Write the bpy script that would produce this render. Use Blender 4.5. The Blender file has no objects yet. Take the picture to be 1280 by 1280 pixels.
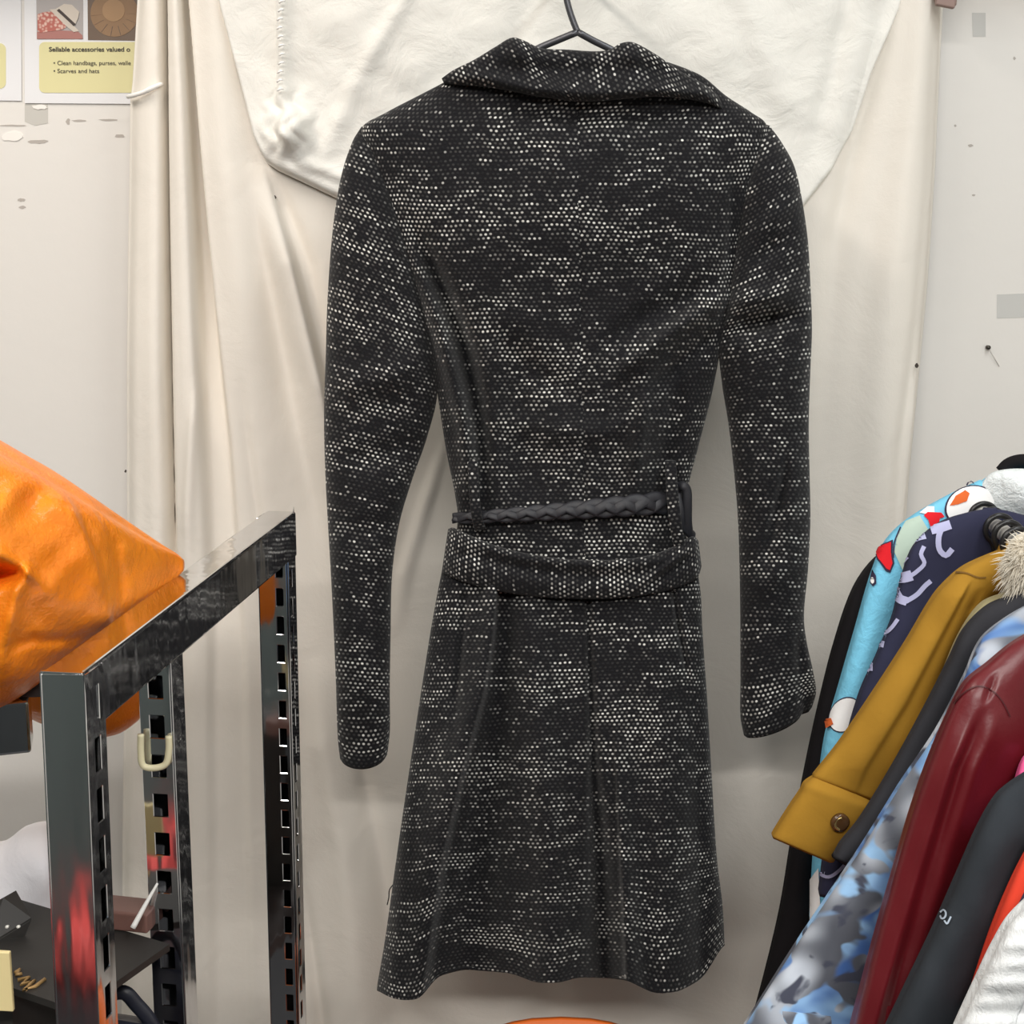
import bpy, bmesh, math, random
import numpy as np
from mathutils import Vector, Matrix

random.seed(7)
rng = np.random.default_rng(11)
scene = bpy.context.scene
COL = scene.collection

# ------------------------------------------------------------------ camera
F, TANP, H = 1800.0, 0.18, 1.55            # focal length in pixels of a 1280 frame, downward pitch, eye height
PITCH = math.atan(TANP)
CP, SP = math.cos(PITCH), math.sin(PITCH)
cam_d = bpy.data.cameras.new('camera')
cam_d.sensor_width = 36.0
cam_d.lens = 36.0 * F / 1280.0
cam_d.clip_start = 0.02
cam = bpy.data.objects.new('camera', cam_d)
cam.location = (0, 0, H)
cam.rotation_euler = (math.pi / 2 - PITCH, 0, 0)
COL.objects.link(cam)
scene.camera = cam

# ------------------------------------------------------------------ world, lights, exposure
w = bpy.data.worlds.new('world')
scene.world = w
w.use_nodes = True
w.node_tree.nodes['Background'].inputs[0].default_value = (0.80, 0.82, 0.86, 1)
w.node_tree.nodes['Background'].inputs[1].default_value = 0.3
scene.view_settings.view_transform = 'Standard'
scene.view_settings.look = 'None'
scene.view_settings.gamma = 1.0
scene.view_settings.exposure = 0.08
scene.view_settings.use_curve_mapping = False


def area(name, loc, rot, sx, sy, power, color):
    l = bpy.data.lights.new(name, 'AREA')
    l.shape = 'RECTANGLE'
    l.size, l.size_y = sx, sy
    l.energy = power
    l.color = color
    o = bpy.data.objects.new(name, l)
    o.location = loc
    o.rotation_euler = rot
    COL.objects.link(o)
    return o


area('ceiling_and_fill_light', (-0.75, 0.70, 2.52), (0, 0, 0), 0.16, 1.25, 17.0, (1.0, 0.925, 0.85))
area('ceiling_and_fill_light', (0.65, 0.55, 2.52), (0, 0, 0), 0.16, 1.25, 10.8, (0.95, 0.99, 1.0))
area('ceiling_and_fill_light', (-0.10, -0.95, 2.52), (math.radians(12), 0, 0), 1.6, 0.16, 54.0, (1.0, 0.97, 0.93))  # frontal fill lamp, added to brighten the lower curtain and garments


# ------------------------------------------------------------------ helpers
def ray(px, py):
    a, b = (px - 640.0), (py - 640.0)
    return np.array([a, F * CP - b * SP, -F * SP - b * CP])


def P(px, py, Y):
    """the point of the vertical plane at distance Y seen at a place in the photograph"""
    d = ray(px, py)
    t = Y / d[1]
    return np.array([d[0] * t, Y, H + d[2] * t])


def PZ(px, py, z):
    d = ray(px, py)
    t = (z - H) / d[2]
    return np.array([d[0] * t, d[1] * t, z])


def Parr(px, py, Y):
    a, b = px - 640.0, py - 640.0
    dy = F * CP - b * SP
    t = Y / dy
    return np.stack([a * t, np.broadcast_to(Y, a.shape) * 1.0, H + (-F * SP - b * CP) * t], -1)


def UNP(x, y, z):
    """image place of a world point (for laying out folds)"""
    dx, dy, dz = x, y, z - H
    dep = dy * CP - dz * SP
    up = dy * SP + dz * CP
    return 640 + F * dx / dep, 640 - F * up / dep


def spline(rows, n):
    """resample a list of tuples with a cardinal spline to n rows"""
    a = np.array(rows, float)
    k = len(a)
    if k == 2:
        t = np.linspace(0, 1, n)[:, None]
        return a[0] * (1 - t) + a[1] * t
    # chord parameter
    d = np.sqrt(((a[1:, :4] - a[:-1, :4]) ** 2).sum(1)) + 1e-6
    s = np.concatenate([[0], np.cumsum(d)])
    m = np.zeros_like(a)
    m[1:-1] = (a[2:] - a[:-2]) / (s[2:] - s[:-2])[:, None]
    m[0] = (a[1] - a[0]) / (s[1] - s[0])
    m[-1] = (a[-1] - a[-2]) / (s[-1] - s[-2])
    q = np.linspace(0, s[-1], n)
    i = np.clip(np.searchsorted(s, q, side='right') - 1, 0, k - 2)
    h = s[i + 1] - s[i]
    t = ((q - s[i]) / h)[:, None]
    h = h[:, None]
    return ((2 * t**3 - 3 * t**2 + 1) * a[i] + (t**3 - 2 * t**2 + t) * h * m[i]
            + (-2 * t**3 + 3 * t**2) * a[i + 1] + (t**3 - t**2) * h * m[i + 1])


def link(name, verts, faces, mat, parent=None, uvs=None, smooth=True):
    me = bpy.data.meshes.new(name)
    me.from_pydata([tuple(map(float, v)) for v in verts], [], [tuple(f) for f in faces])
    if uvs is not None:
        ul = me.uv_layers.new(name='UVMap')
        li = np.zeros(len(me.loops), dtype=np.int32)
        me.loops.foreach_get('vertex_index', li)
        ul.data.foreach_set('uv', np.asarray(uvs, dtype=np.float32)[li].ravel())
    me.validate()
    bm = bmesh.new()
    bm.from_mesh(me)
    bmesh.ops.recalc_face_normals(bm, faces=bm.faces)
    bm.to_mesh(me)
    bm.free()
    if smooth:
        me.polygons.foreach_set('use_smooth', [True] * len(me.polygons))
    o = bpy.data.objects.new(name, me)
    if mat:
        me.materials.append(mat)
    COL.objects.link(o)
    if parent:
        o.parent = parent
    return o


def tag(o, label, cat, group=None, kind=None):
    if label:
        o['label'] = label
    if cat:
        o['category'] = cat
    if group:
        o['group'] = group
    if kind:
        o['kind'] = kind
    return o


def empty(name, label, cat, group=None):
    o = bpy.data.objects.new(name, None)
    o.empty_display_size = 0.05
    COL.objects.link(o)
    return tag(o, label, cat, group)


def gauss_y(px, py, pts, side=None):
    """a fold running down the cloth: pts = (y, x, width, height)"""
    a = np.array(pts, float)
    xc = np.interp(py, a[:, 0], a[:, 1])
    wd = np.interp(py, a[:, 0], a[:, 2])
    am = np.interp(py, a[:, 0], a[:, 3], left=0, right=0)
    q = (px - xc) / wd
    if side == 'step':        # left higher than right
        return am * (0.5 - 0.5 * np.tanh(q))
    if side == 'ledge':       # a sharp drop on the right of the line that then recovers slowly
        return am * np.where(q < 0, np.exp(-(q / 3.0) ** 2), np.exp(-(q * 2.0) ** 2))
    if side == 'flat':
        return am * np.exp(-q ** 6)
    if side == 'ledger':
        return am * np.where(q > 0, np.exp(-(q / 3.0) ** 2), np.exp(-(q * 2.0) ** 2))
    return am * np.exp(-q * q)


def gauss_x(px, py, pts, side=None):
    a = np.array(pts, float)
    yc = np.interp(px, a[:, 0], a[:, 1])
    wd = np.interp(px, a[:, 0], a[:, 2])
    am = np.interp(px, a[:, 0], a[:, 3], left=0, right=0)
    q = (py - yc) / wd
    if side == 'ledge':
        return am * np.where(q < 0, np.exp(-(q / 3.0) ** 2), np.exp(-(q * 2.0) ** 2))
    return am * np.exp(-q * q)


class Wave:
    """sum of sines: soft irregular waviness"""
    def __init__(self, seed, n, lx, ly):
        r = np.random.default_rng(seed)
        self.k = np.stack([r.normal(0, 1, n) / lx, r.normal(0, 1, n) / ly], 1)
        self.p = r.uniform(0, 6.28, n)
        self.n = n

    def __call__(self, x, y):
        o = np.zeros(np.broadcast(x, y).shape)
        for (kx, ky), p in zip(self.k, self.p):
            o = o + np.sin(kx * x + ky * y + p)
        return o / math.sqrt(self.n)


def loft(name, secs, mat, parent=None, nl=60, nf=40, nb=14, disp=None, e=0.9, hem=None, hollow=(False, True),
         uvscale=1.0, uvrot=False, seam=None, uvoff=(0, 0), eback=0.9, dgain=1.0, backlift=0.0, hlev=((0.9, 0.004), (0.84, -0.006), (0.8, -0.05))):
    """a cloth tube: sections (Lx, Ly, Rx, Ry, Y, front bulge, back bulge); the folds are a displacement towards the front"""
    S = spline(secs, nl)
    th = np.concatenate([np.linspace(math.pi, 2 * math.pi, nf + 1)[:-1], np.linspace(0, math.pi, nb + 1)[:-1]])
    n = len(th)
    c, s = np.cos(th), np.sin(th)
    # c=-1 at left; front where s<0
    px = (S[:, 0] + S[:, 2])[:, None] / 2 + (S[:, 2] - S[:, 0])[:, None] / 2 * c[None]
    py = (S[:, 1] + S[:, 3])[:, None] / 2 + (S[:, 3] - S[:, 1])[:, None] / 2 * c[None]
    tt = np.linspace(0, 1, nl)[:, None]
    if hem is not None:
        py = py + hem(px, tt)
    py = py - backlift * np.maximum(s, 0)[None] ** 0.5 * tt ** 6
    front = np.maximum(-s, 0) ** e
    back = np.maximum(s, 0) ** eback
    base = Parr(px, py, S[:, 4][:, None] + 0 * px)
    dY = -S[:, 5][:, None] * front[None] + S[:, 6][:, None] * back[None]
    if disp is not None:
        dY = dY - dgain * disp(px, py) * (np.maximum(-s, 0) ** 0.35)[None]
    V = Parr(px, py, S[:, 4][:, None] + np.minimum(dY, 0))
    V[..., 1] += np.maximum(dY, 0)
    ln = np.zeros(nl)
    ctr = base.mean(1)
    ln[1:] = np.cumsum(np.sqrt(((ctr[1:] - ctr[:-1]) ** 2).sum(1)))
    half = np.sqrt(((base[:, 0] - base[:, nf]) ** 2).sum(1)) / 2
    # lateral coordinate: flattened arc so rows stay even
    arc = np.where(s <= 0, -np.cos(th) * 0 + (th - 1.5 * math.pi) / (math.pi / 2), 2 + (th) / (math.pi / 2))
    lat = np.where(s <= 0, c * 0.6 + arc * 0.4, arc)
    U = half[:, None] * lat[None] + uvoff[0]
    Vv = np.repeat(-ln[:, None], n, 1) + uvoff[1]
    if uvrot:
        U, Vv = Vv, U
    verts = [V.reshape(-1, 3)]
    uv = [np.stack([U, Vv], -1).reshape(-1, 2) * uvscale]
    i = np.arange(nl - 1)[:, None]
    j = np.arange(n)[None]
    j2 = (j + 1) % n
    f = np.stack([i * n + j, i * n + j2, (i + 1) * n + j2, (i + 1) * n + j], -1).reshape(-1, 4).tolist()
    cnt = nl * n
    for end, hol in ((0, hollow[0]), (nl - 1, hollow[1])):
        ring = V[end]
        cc = ring.mean(0)
        prev = [end * n + k for k in range(n)]
        if hol:
            d = V[end] - V[end - 1 if end else 1]
            dd = d.mean(0)
            dd = dd / (np.linalg.norm(dd) + 1e-9)
            lev = hlev
        else:
            dd = np.zeros(3)
            lev = [(0.6, 0), (0.25, 0)]
        for sc, off in lev:
            r2 = cc + (ring - cc) * sc + dd * off
            verts.append(r2)
            uv.append(uv[0].reshape(nl, n, 2)[end] + off * np.array([0, 1.0]))
            cur = [cnt + k for k in range(n)]
            f += [[prev[k], prev[(k + 1) % n], cur[(k + 1) % n], cur[k]] for k in range(n)]
            prev = cur
            cnt += n
        for k in range(nf):       # close across from the front edge to the back edge
            b0_, b1_ = (n - round(k * nb / nf)) % n, (n - round((k + 1) * nb / nf)) % n
            q = []
            for z in (prev[k], prev[k + 1], prev[b1_], prev[b0_]):
                if z not in q:
                    q.append(z)
            if len(q) > 2:
                f.append(q)
    o = link(name, np.concatenate(verts), f, mat, parent, np.concatenate(uv))
    if seam is not None:      # the two halves of the cloth meet at the seam with their rows out of step
        mx = (px[:-1] + np.roll(px, -1, 1)[:-1]) / 2
        my = (py[:-1] + py[1:]) / 2
        right = ((mx > seam(my)) & (s[None] <= 0.01)).ravel()
        ul = o.data.uv_layers[0].data
        for k in np.nonzero(right)[0]:
            for li in o.data.polygons[int(k)].loop_indices:
                ul[li].uv[0] += 0.1130
                ul[li].uv[1] += 0.0237
    return o


def tube(name, pts, r, mat, parent=None, nr=10, n=None, flat=None):
    pts = np.array(pts, float)
    if n:
        pts = spline([tuple(p) + (0,) for p in pts], n)[:, :3]
    rr = np.full(len(pts), r) if np.isscalar(r) else np.interp(np.linspace(0, 1, len(pts)), np.linspace(0, 1, len(r)), r)
    V, Fc = [], []
    up = np.array([0.13, -0.9, 0.4])
    for i, p in enumerate(pts):
        t = pts[min(i + 1, len(pts) - 1)] - pts[max(i - 1, 0)]
        t = t / (np.linalg.norm(t) + 1e-9)
        a = up - t * up.dot(t)
        if np.linalg.norm(a) < 1e-3:
            a = np.array([1, 0, 0.0]) - t * t[0]
        a /= np.linalg.norm(a)
        b = np.cross(t, a)
        fa = 1.0 if flat is None else flat
        for k in range(nr):
            q = 2 * math.pi * k / nr
            V.append(p + rr[i] * (a * math.cos(q) * fa + b * math.sin(q)))
    for i in range(len(pts) - 1):
        for k in range(nr):
            k2 = (k + 1) % nr
            Fc.append([i * nr + k, i * nr + k2, (i + 1) * nr + k2, (i + 1) * nr + k])
    Fc.append(list(range(nr)))
    Fc.append([(len(pts) - 1) * nr + k for k in range(nr)])
    return link(name, V, Fc, mat, parent)


def box(name, p0, ax, ay, az, mat, parent=None, bevel=0.0):
    """box from corner p0 and three edge vectors"""
    p0, ax, ay, az = map(lambda v: np.array(v, float), (p0, ax, ay, az))
    V = [p0 + i * ax + j * ay + k * az for k in (0, 1) for j in (0, 1) for i in (0, 1)]
    Fc = [[0, 1, 3, 2], [4, 5, 7, 6], [0, 1, 5, 4], [2, 3, 7, 6], [0, 2, 6, 4], [1, 3, 7, 5]]
    o = link(name, V, Fc, mat, parent, smooth=False)
    if bevel:
        m = o.modifiers.new('bevel', 'BEVEL')
        m.width = bevel
        m.segments = 3
    return o


def sheet(name, poly, mat, parent=None, thick=0.0006, smooth=False):
    """flat piece of given outline (world points in one vertical plane), with its own thickness to the front"""
    n = len(poly)
    V = [np.array(p, float) for p in poly] + [np.array(p, float) + np.array([0, -thick, 0]) for p in poly]
    Fc = [list(range(n)), list(range(n, 2 * n))] + [[i, (i + 1) % n, n + (i + 1) % n, n + i] for i in range(n)]
    return link(name, V, Fc, mat, parent, smooth=smooth)


# ------------------------------------------------------------------ materials
class NT:
    def __init__(self, name):
        self.m = bpy.data.materials.new(name)
        self.m.use_nodes = True
        self.t = self.m.node_tree
        self.bsdf = self.t.nodes['Principled BSDF']
        self.out = self.t.nodes['Material Output']

    def n(self, kind, **kw):
        nd = self.t.nodes.new(kind)
        for k, v in kw.items():
            setattr(nd, k, v)
        return nd

    def l(self, a, b):
        self.t.links.new(a, b)

    def val(self, sock, v):
        if hasattr(v, 'is_linked') or isinstance(v, bpy.types.NodeSocket):
            self.l(v, sock)
        else:
            sock.default_value = v

    def math(self, op, a, b=None, c=None, clamp=False):
        nd = self.n('ShaderNodeMath', operation=op, use_clamp=clamp)
        self.val(nd.inputs[0], a)
        if b is not None:
            self.val(nd.inputs[1], b)
        if c is not None:
            self.val(nd.inputs[2], c)
        return nd.outputs[0]

    def smooth(self, v, lo, hi):
        nd = self.n('ShaderNodeMapRange', interpolation_type='SMOOTHSTEP')
        self.val(nd.inputs[0], v)
        nd.inputs[1].default_value = lo
        nd.inputs[2].default_value = hi
        return nd.outputs[0]

    def comb(self, x, y, z=0.0):
        nd = self.n('ShaderNodeCombineXYZ')
        for s, v in zip(nd.inputs, (x, y, z)):
            self.val(s, v)
        return nd.outputs[0]

    def noise(self, vec, scale, detail=2.0, rough=0.5, dist=0.0):
        nd = self.n('ShaderNodeTexNoise')
        if vec is not None:
            self.l(vec, nd.inputs['Vector'])
        nd.inputs['Scale'].default_value = scale
        nd.inputs['Detail'].default_value = detail
        nd.inputs['Roughness'].default_value = rough
        nd.inputs['Distortion'].default_value = dist
        return nd.outputs['Fac']

    def mix(self, f, a, b):
        nd = self.n('ShaderNodeMix', data_type='RGBA')
        self.val(nd.inputs[0], f)
        for s, v in ((nd.inputs[6], a), (nd.inputs[7], b)):
            if isinstance(v, (tuple, list)):
                s.default_value = (*v[:3], 1)
            else:
                self.l(v, s)
        return nd.outputs[2]

    def uv(self):
        return self.n('ShaderNodeTexCoord').outputs['UV']

    def obj(self):
        return self.n('ShaderNodeTexCoord').outputs['Object']

    def sep(self, v):
        nd = self.n('ShaderNodeSeparateXYZ')
        self.l(v, nd.inputs[0])
        return nd.outputs

    def bump(self, h, strength, dist):
        nd = self.n('ShaderNodeBump')
        nd.inputs['Strength'].default_value = strength
        nd.inputs['Distance'].default_value = dist
        self.l(h, nd.inputs['Height'])
        self.l(nd.outputs[0], self.bsdf.inputs['Normal'])

    def set(self, color=None, rough=None, metal=None, **kw):
        b = self.bsdf.inputs
        if color is not None:
            if isinstance(color, (tuple, list)):
                b['Base Color'].default_value = (*color[:3], 1)
            else:
                self.l(color, b['Base Color'])
        if rough is not None:
            self.val(b['Roughness'], rough)
        if metal is not None:
            b['Metallic'].default_value = metal
        for k, v in kw.items():
            b[k].default_value = v
        return self.m


def srgb(r, g, b):
    return tuple(((c / 255 / 12.92) if c / 255 <= 0.04045 else ((c / 255 + 0.055) / 1.055) ** 2.4) for c in (r, g, b))


def plain(name, color, rough=0.5, metal=0.0, bump=None, var=0.0, **kw):
    t = NT(name)
    col = color
    if var:
        nz = t.noise(t.obj(), 25.0, 4.0)
        col = t.mix(nz, tuple(c * (1 - var) for c in color), tuple(min(1, c * (1 + var)) for c in color))
    t.set(col, rough, metal, **kw)
    if bump:
        t.bump(t.noise(t.obj(), bump[0], 4.0, 0.6), bump[1], bump[2])
    return t.m


def tweed(name, seed=0.0, dens=0.0, pu=0.00455, pv=0.0043):
    """black boucle weave: staggered rows of pale slubs, bright in short runs along a row"""
    t = NT(name)
    uv = t.uv()
    wob = t.noise(uv, 22.0, 1.0)
    u, v, _ = t.sep(uv)
    v = t.math('ADD', v, t.math('MULTIPLY', t.math('SUBTRACT', wob, 0.5), 0.006))
    sy = t.math('DIVIDE', v, pv)
    row = t.math('FLOOR', sy)
    fy = t.math('SUBTRACT', t.math('FRACT', sy), 0.5)
    odd = t.math('FLOORED_MODULO', row, 2.0)
    sx = t.math('ADD', t.math('DIVIDE', u, pu), t.math('MULTIPLY', odd, 0.5))
    colm = t.math('FLOOR', sx)
    fx = t.math('SUBTRACT', t.math('FRACT', sx), 0.5)
    wn = t.n('ShaderNodeTexWhiteNoise', noise_dimensions='2D')
    t.l(t.comb(colm, row), wn.inputs['Vector'])
    r1 = wn.outputs['Value']
    wc = t.sep(wn.outputs['Color'])
    streak = t.noise(t.comb(t.math('MULTIPLY', colm, 0.20), t.math('MULTIPLY', row, 5.37), seed), 1.0, 1.0)
    patch = t.noise(t.comb(t.math('MULTIPLY', colm, 0.035), t.math('MULTIPLY', row, 0.10), seed + 3.3), 1.0, 1.5)
    k = t.math('ADD', t.math('MULTIPLY', streak, 0.56), t.math('MULTIPLY', patch, 0.44))
    k = t.math('ADD', k, t.math('MULTIPLY', t.math('SUBTRACT', r1, 0.5), 0.15))
    b = t.smooth(k, 0.445 - dens, 0.665 - dens)
    b = t.math('POWER', b, 1.35)
    b = t.math('ADD', t.math('MULTIPLY', b, 0.93), t.math('MULTIPLY', wc[1], 0.06), clamp=True)
    jx = t.math('MULTIPLY', t.math('SUBTRACT', wc[0], 0.5), 0.14)
    jy = t.math('MULTIPLY', t.math('SUBTRACT', wc[2], 0.5), 0.16)
    dx = t.math('DIVIDE', t.math('ADD', fx, jx), 0.36)
    dy = t.math('DIVIDE', t.math('ADD', fy, jy), 0.36)
    d = t.math('SQRT', t.math('ADD', t.math('MULTIPLY', dx, dx), t.math('MULTIPLY', dy, dy)))
    mask = t.smooth(d, 1.0, 0.45)
    fine = t.noise(uv, 900.0, 2.0)
    base = t.mix(fine, srgb(15, 15, 17), srgb(36, 36, 39))
    lite = t.mix(wc[0], (0.68, 0.66, 0.61), (0.86, 0.85, 0.81))
    col = t.mix(t.math('MULTIPLY', mask, b), base, lite)
    t.set(col, 0.95, 0.0)
    t.bsdf.inputs['Specular IOR Level'].default_value = 0.12
    t.bsdf.inputs['Sheen Weight'].default_value = 0.10
    t.bsdf.inputs['Sheen Roughness'].default_value = 0.5
    t.bump(t.math('ADD', t.math('MULTIPLY', mask, 0.8), t.math('MULTIPLY', fine, 0.5)), 0.5, 0.0012)
    return t.m


def cloth(name, color, weave=700.0, wr=14.0, wstr=0.12, rough=0.9, var=0.03, spots=False, wdist=0.01):
    t = NT(name)
    ob = t.obj()
    nz = t.noise(ob, 3.0, 4.0)
    col = t.mix(nz, tuple(c * (1 - var) for c in color), tuple(min(1, c * (1 + var)) for c in color))
    t.set(col, rough, 0.0)
    t.bsdf.inputs['Specular IOR Level'].default_value = 0.15
    w1 = t.noise(ob, wr, 6.0, 0.6, 0.6)
    w2 = t.noise(ob, weave, 2.0)
    t.bump(t.math('ADD', w1, t.math('MULTIPLY', w2, 0.04)), wstr, wdist)
    return t.m


M = {}
M['tweed'] = tweed('tweed_back', 0.0)
M['tweed_sleeve'] = tweed('tweed_sleeve', 5.1)
M['tweed_skirt'] = tweed('tweed_skirt', 9.7, -0.005)
M['tweed_collar'] = tweed('tweed_collar', 13.3, 0.0)
M['tweed_belt'] = tweed('tweed_belt', 17.9, 0.0)
M['curtain'] = cloth('cream_cotton', srgb(238, 232, 222), wr=10.0, wstr=0.26)
M['sheet'] = cloth('white_cotton', srgb(240, 238, 231), wr=26.0, wstr=0.36)
M['lining'] = plain('black_lining', srgb(20, 20, 22), 0.6)

# wall paint: off-white with faint patches
t = NT('wall_paint')
ob = t.obj()
pn = t.noise(ob, 2.2, 5.0)
fn = t.noise(ob, 60.0, 4.0)
t.set(t.mix(pn, srgb(226, 222, 216), srgb(238, 235, 230)), 0.55)
t.bump(fn, 0.08, 0.004)
M['wall'] = t.m
M['ceiling'] = plain('ceiling_paint', srgb(235, 235, 232), 0.8)
M['floor'] = plain('floor_vinyl', srgb(44, 44, 46), 0.5, var=0.15)
M['wall_grey'] = plain('grey_green_wall', srgb(92, 100, 98), 0.6)
M['wall_dark'] = plain('dark_shop_wall', srgb(66, 70, 72), 0.8)
t = NT('chrome')
ob = t.obj()
ox, oy, oz = t.sep(ob)
oz = t.math('MULTIPLY', oz, 0.22)
obv = t.comb(ox, oy, oz)
t.set((0.74, 0.75, 0.77), t.math('ADD', t.math('MULTIPLY', t.noise(ob, 40.0, 3.0), 0.10), 0.03), 1.0)
t.bump(t.noise(obv, 34.0, 2.0), 0.22, 0.004)
M['chrome'] = t.m
M['black_plastic'] = plain('black_plastic', srgb(24, 24, 26), 0.35)
M['black_metal'] = plain('dark_hanger_metal', srgb(88, 88, 92), 0.35, 0.5)
M['leather'] = plain('black_leather', srgb(40, 40, 45), 0.55, bump=(300, 0.2, 0.001))
M['paper'] = plain('poster_paper', srgb(236, 236, 238), 0.35)
M['yellow'] = plain('poster_yellow', srgb(226, 219, 166), 0.4)
M['ink'] = plain('poster_ink', srgb(66, 62, 56), 0.6)

# ------------------------------------------------------------------ the room
YW = 1.72


def slab(name, lo, hi, mat):
    lo, hi = np.array(lo, float), np.array(hi, float)
    d = hi - lo
    o = box(name, lo, (d[0], 0, 0), (0, d[1], 0), (0, 0, d[2]), mat)
    o['kind'] = 'structure'
    return o


wall_back = slab('wall_back', (-1.6, YW, 0), (1.6, YW + 0.1, 2.6), M['wall'])
slab('wall_left', (-1.7, -2.1, 0), (-1.6, YW + 0.1, 2.6), M['wall_grey'])
slab('wall_right', (1.6, -2.1, 0), (1.7, YW + 0.1, 2.6), M['wall'])
slab('wall_front', (-1.6, -2.2, 0), (1.6, -2.1, 2.6), M['wall_dark'])
slab('floor', (-1.7, -2.2, -0.1), (1.7, YW + 0.1, 0), M['floor'])
slab('ceiling', (-1.7, -2.2, 2.6), (1.7, YW + 0.1, 2.7), M['ceiling'])
for lx, ly, lab in ((-0.75, 0.70, 'white ceiling tube fitting above the chrome rack'), (0.65, 0.55, 'white ceiling tube fitting above the garment rail'), (-0.10, -0.95, 'white fitting added for the fill lamp behind the camera')):
    fx = empty('ceiling_and_fill_fitting', lab, 'light')
    hx_, hy_ = (0.84, 0.10) if ly < 0 else (0.10, 0.66)
    box('housing', (lx - hx_, ly - hy_, 2.55), (2 * hx_, 0, 0), (0, 2 * hy_, 0), (0, 0, 0.05), M['ceiling'], fx, 0.008)

# marks, tape and chips on the wall (parts of the wall)
M['tape'] = plain('clear_tape', srgb(206, 203, 196), 0.25)
M['tape2'] = plain('pale_tape', srgb(205, 204, 200), 0.3)
M['chip'] = plain('bare_plaster', srgb(246, 242, 236), 0.9)
M['mark'] = plain('grey_scuff', srgb(184, 177, 170), 0.9)
M['screw'] = plain('screw_metal', srgb(90, 86, 80), 0.4, 0.8)


def wall_poly(name, pts, mat, thick=0.0006, off=0.0):
    return sheet(name, [P(x, y, YW - off) for x, y in pts], mat, wall_back, thick)


def ragged(cx, cy, rx, ry, n=14, seed=0, j=0.25):
    r = np.random.default_rng(seed)
    return [(cx + rx * math.cos(a) * (1 + r.uniform(-j, j)), cy + ry * math.sin(a) * (1 + r.uniform(-j, j)))
            for a in np.linspace(0, 2 * math.pi, n, endpoint=False)]


wall_poly('clear_tape', [(31, 128), (60, 128), (60, 154), (44, 157), (31, 152)], M['tape'], 0.0004)
wall_poly('paint_chip', ragged(15, 171, 14, 6, seed=1), M['chip'], 0.001)
wall_poly('paint_chip', ragged(50, 134, 9, 3, seed=2), M['chip'], 0.0012)
for q in ((47, 177, 12, 2.5), (99, 151, 9, 1.3), (85, 152, 2.5, 4), (135, 150, 11, 1.3), (150, 170, 6, 2.2), (27, 250, 5, 2), (28, 259, 4, 2), (18, 157, 16, 1.2)):
    wall_poly('scuff_mark', ragged(*q, seed=int(q[0])), M['mark'], 0.0003)
wall_poly('pale_tape', [(1246, 368), (1300, 366), (1300, 396), (1246, 398)], M['tape2'], 0.0004)
wall_poly('pale_tape', [(1215, 16), (1232, 16), (1232, 46), (1216, 46)], M['tape2'], 0.0004)
for q in ((1213, 182, 3.5, 1.5), (1217, 244, 2, 1.2), (1268, 73, 1.5, 2), (1194, 157, 1.5, 1.5)):
    wall_poly('scuff_mark', ragged(*q, seed=int(q[0])), M['mark'], 0.0003)
sc = P(1234, 434, YW)
tube('wall_screw', [sc, sc + np.array([0, -0.006, 0])], 0.0025, M['screw'], wall_back)
tube('loose_thread', [P(1236, 436, YW - 0.004), P(1242, 446, YW - 0.003), P(1249, 458, YW - 0.002)], 0.0004, M['mark'], wall_back, nr=6)

# ------------------------------------------------------------------ posters
YP = YW - 0.0012


def poster_poly(name, pts, mat, parent, lift):
    return sheet(name, [P(x, y, YP - lift) for x, y in pts], mat, parent, 0.0003)


def rrect(x0, y0, x1, y1, r, n=6):
    o = []
    for cx, cy, a0 in ((x1 - r, y0 + r, -90), (x1 - r, y1 - r, 0), (x0 + r, y1 - r, 90), (x0 + r, y0 + r, 180)):
        for k in range(n + 1):
            a = math.radians(a0 + 90 * k / n)
            o.append((cx + r * math.cos(a), cy + r * math.sin(a)))
    return o


def ell(cx, cy, rx, ry, n=28, rot=0):
    c, s = math.cos(math.radians(rot)), math.sin(math.radians(rot))
    return [(cx + rx * math.cos(a) * c - ry * math.sin(a) * s, cy + rx * math.cos(a) * s + ry * math.sin(a) * c)
            for a in np.linspace(0, 2 * math.pi, n, endpoint=False)]


def text(name, body, px, py, hpx, parent, lift, bold=0.0, width=None):
    cu = bpy.data.curves.new(name, 'FONT')
    cu.body = body
    cu.size = 1.0
    cu.offset = bold
    tmp = bpy.data.objects.new(name, cu)
    COL.objects.link(tmp)
    bpy.context.view_layer.update()
    me = bpy.data.meshes.new_from_object(tmp.evaluated_get(bpy.context.evaluated_depsgraph_get()))
    bpy.data.objects.remove(tmp)
    co = np.array([v.co[:] for v in me.vertices])
    s = hpx / 0.70
    sx = s
    if width:
        sx = width / (co[:, 0].max() - co[:, 0].min())
    for v, c in zip(me.vertices, co):
        v.co = Vector(P(px + c[0] * sx, py - c[1] * s, YP - lift))
    me.materials.append(M['ink'])
    o = bpy.data.objects.new(name, me)
    COL.objects.link(o)
    o.parent = parent
    return o


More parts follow.
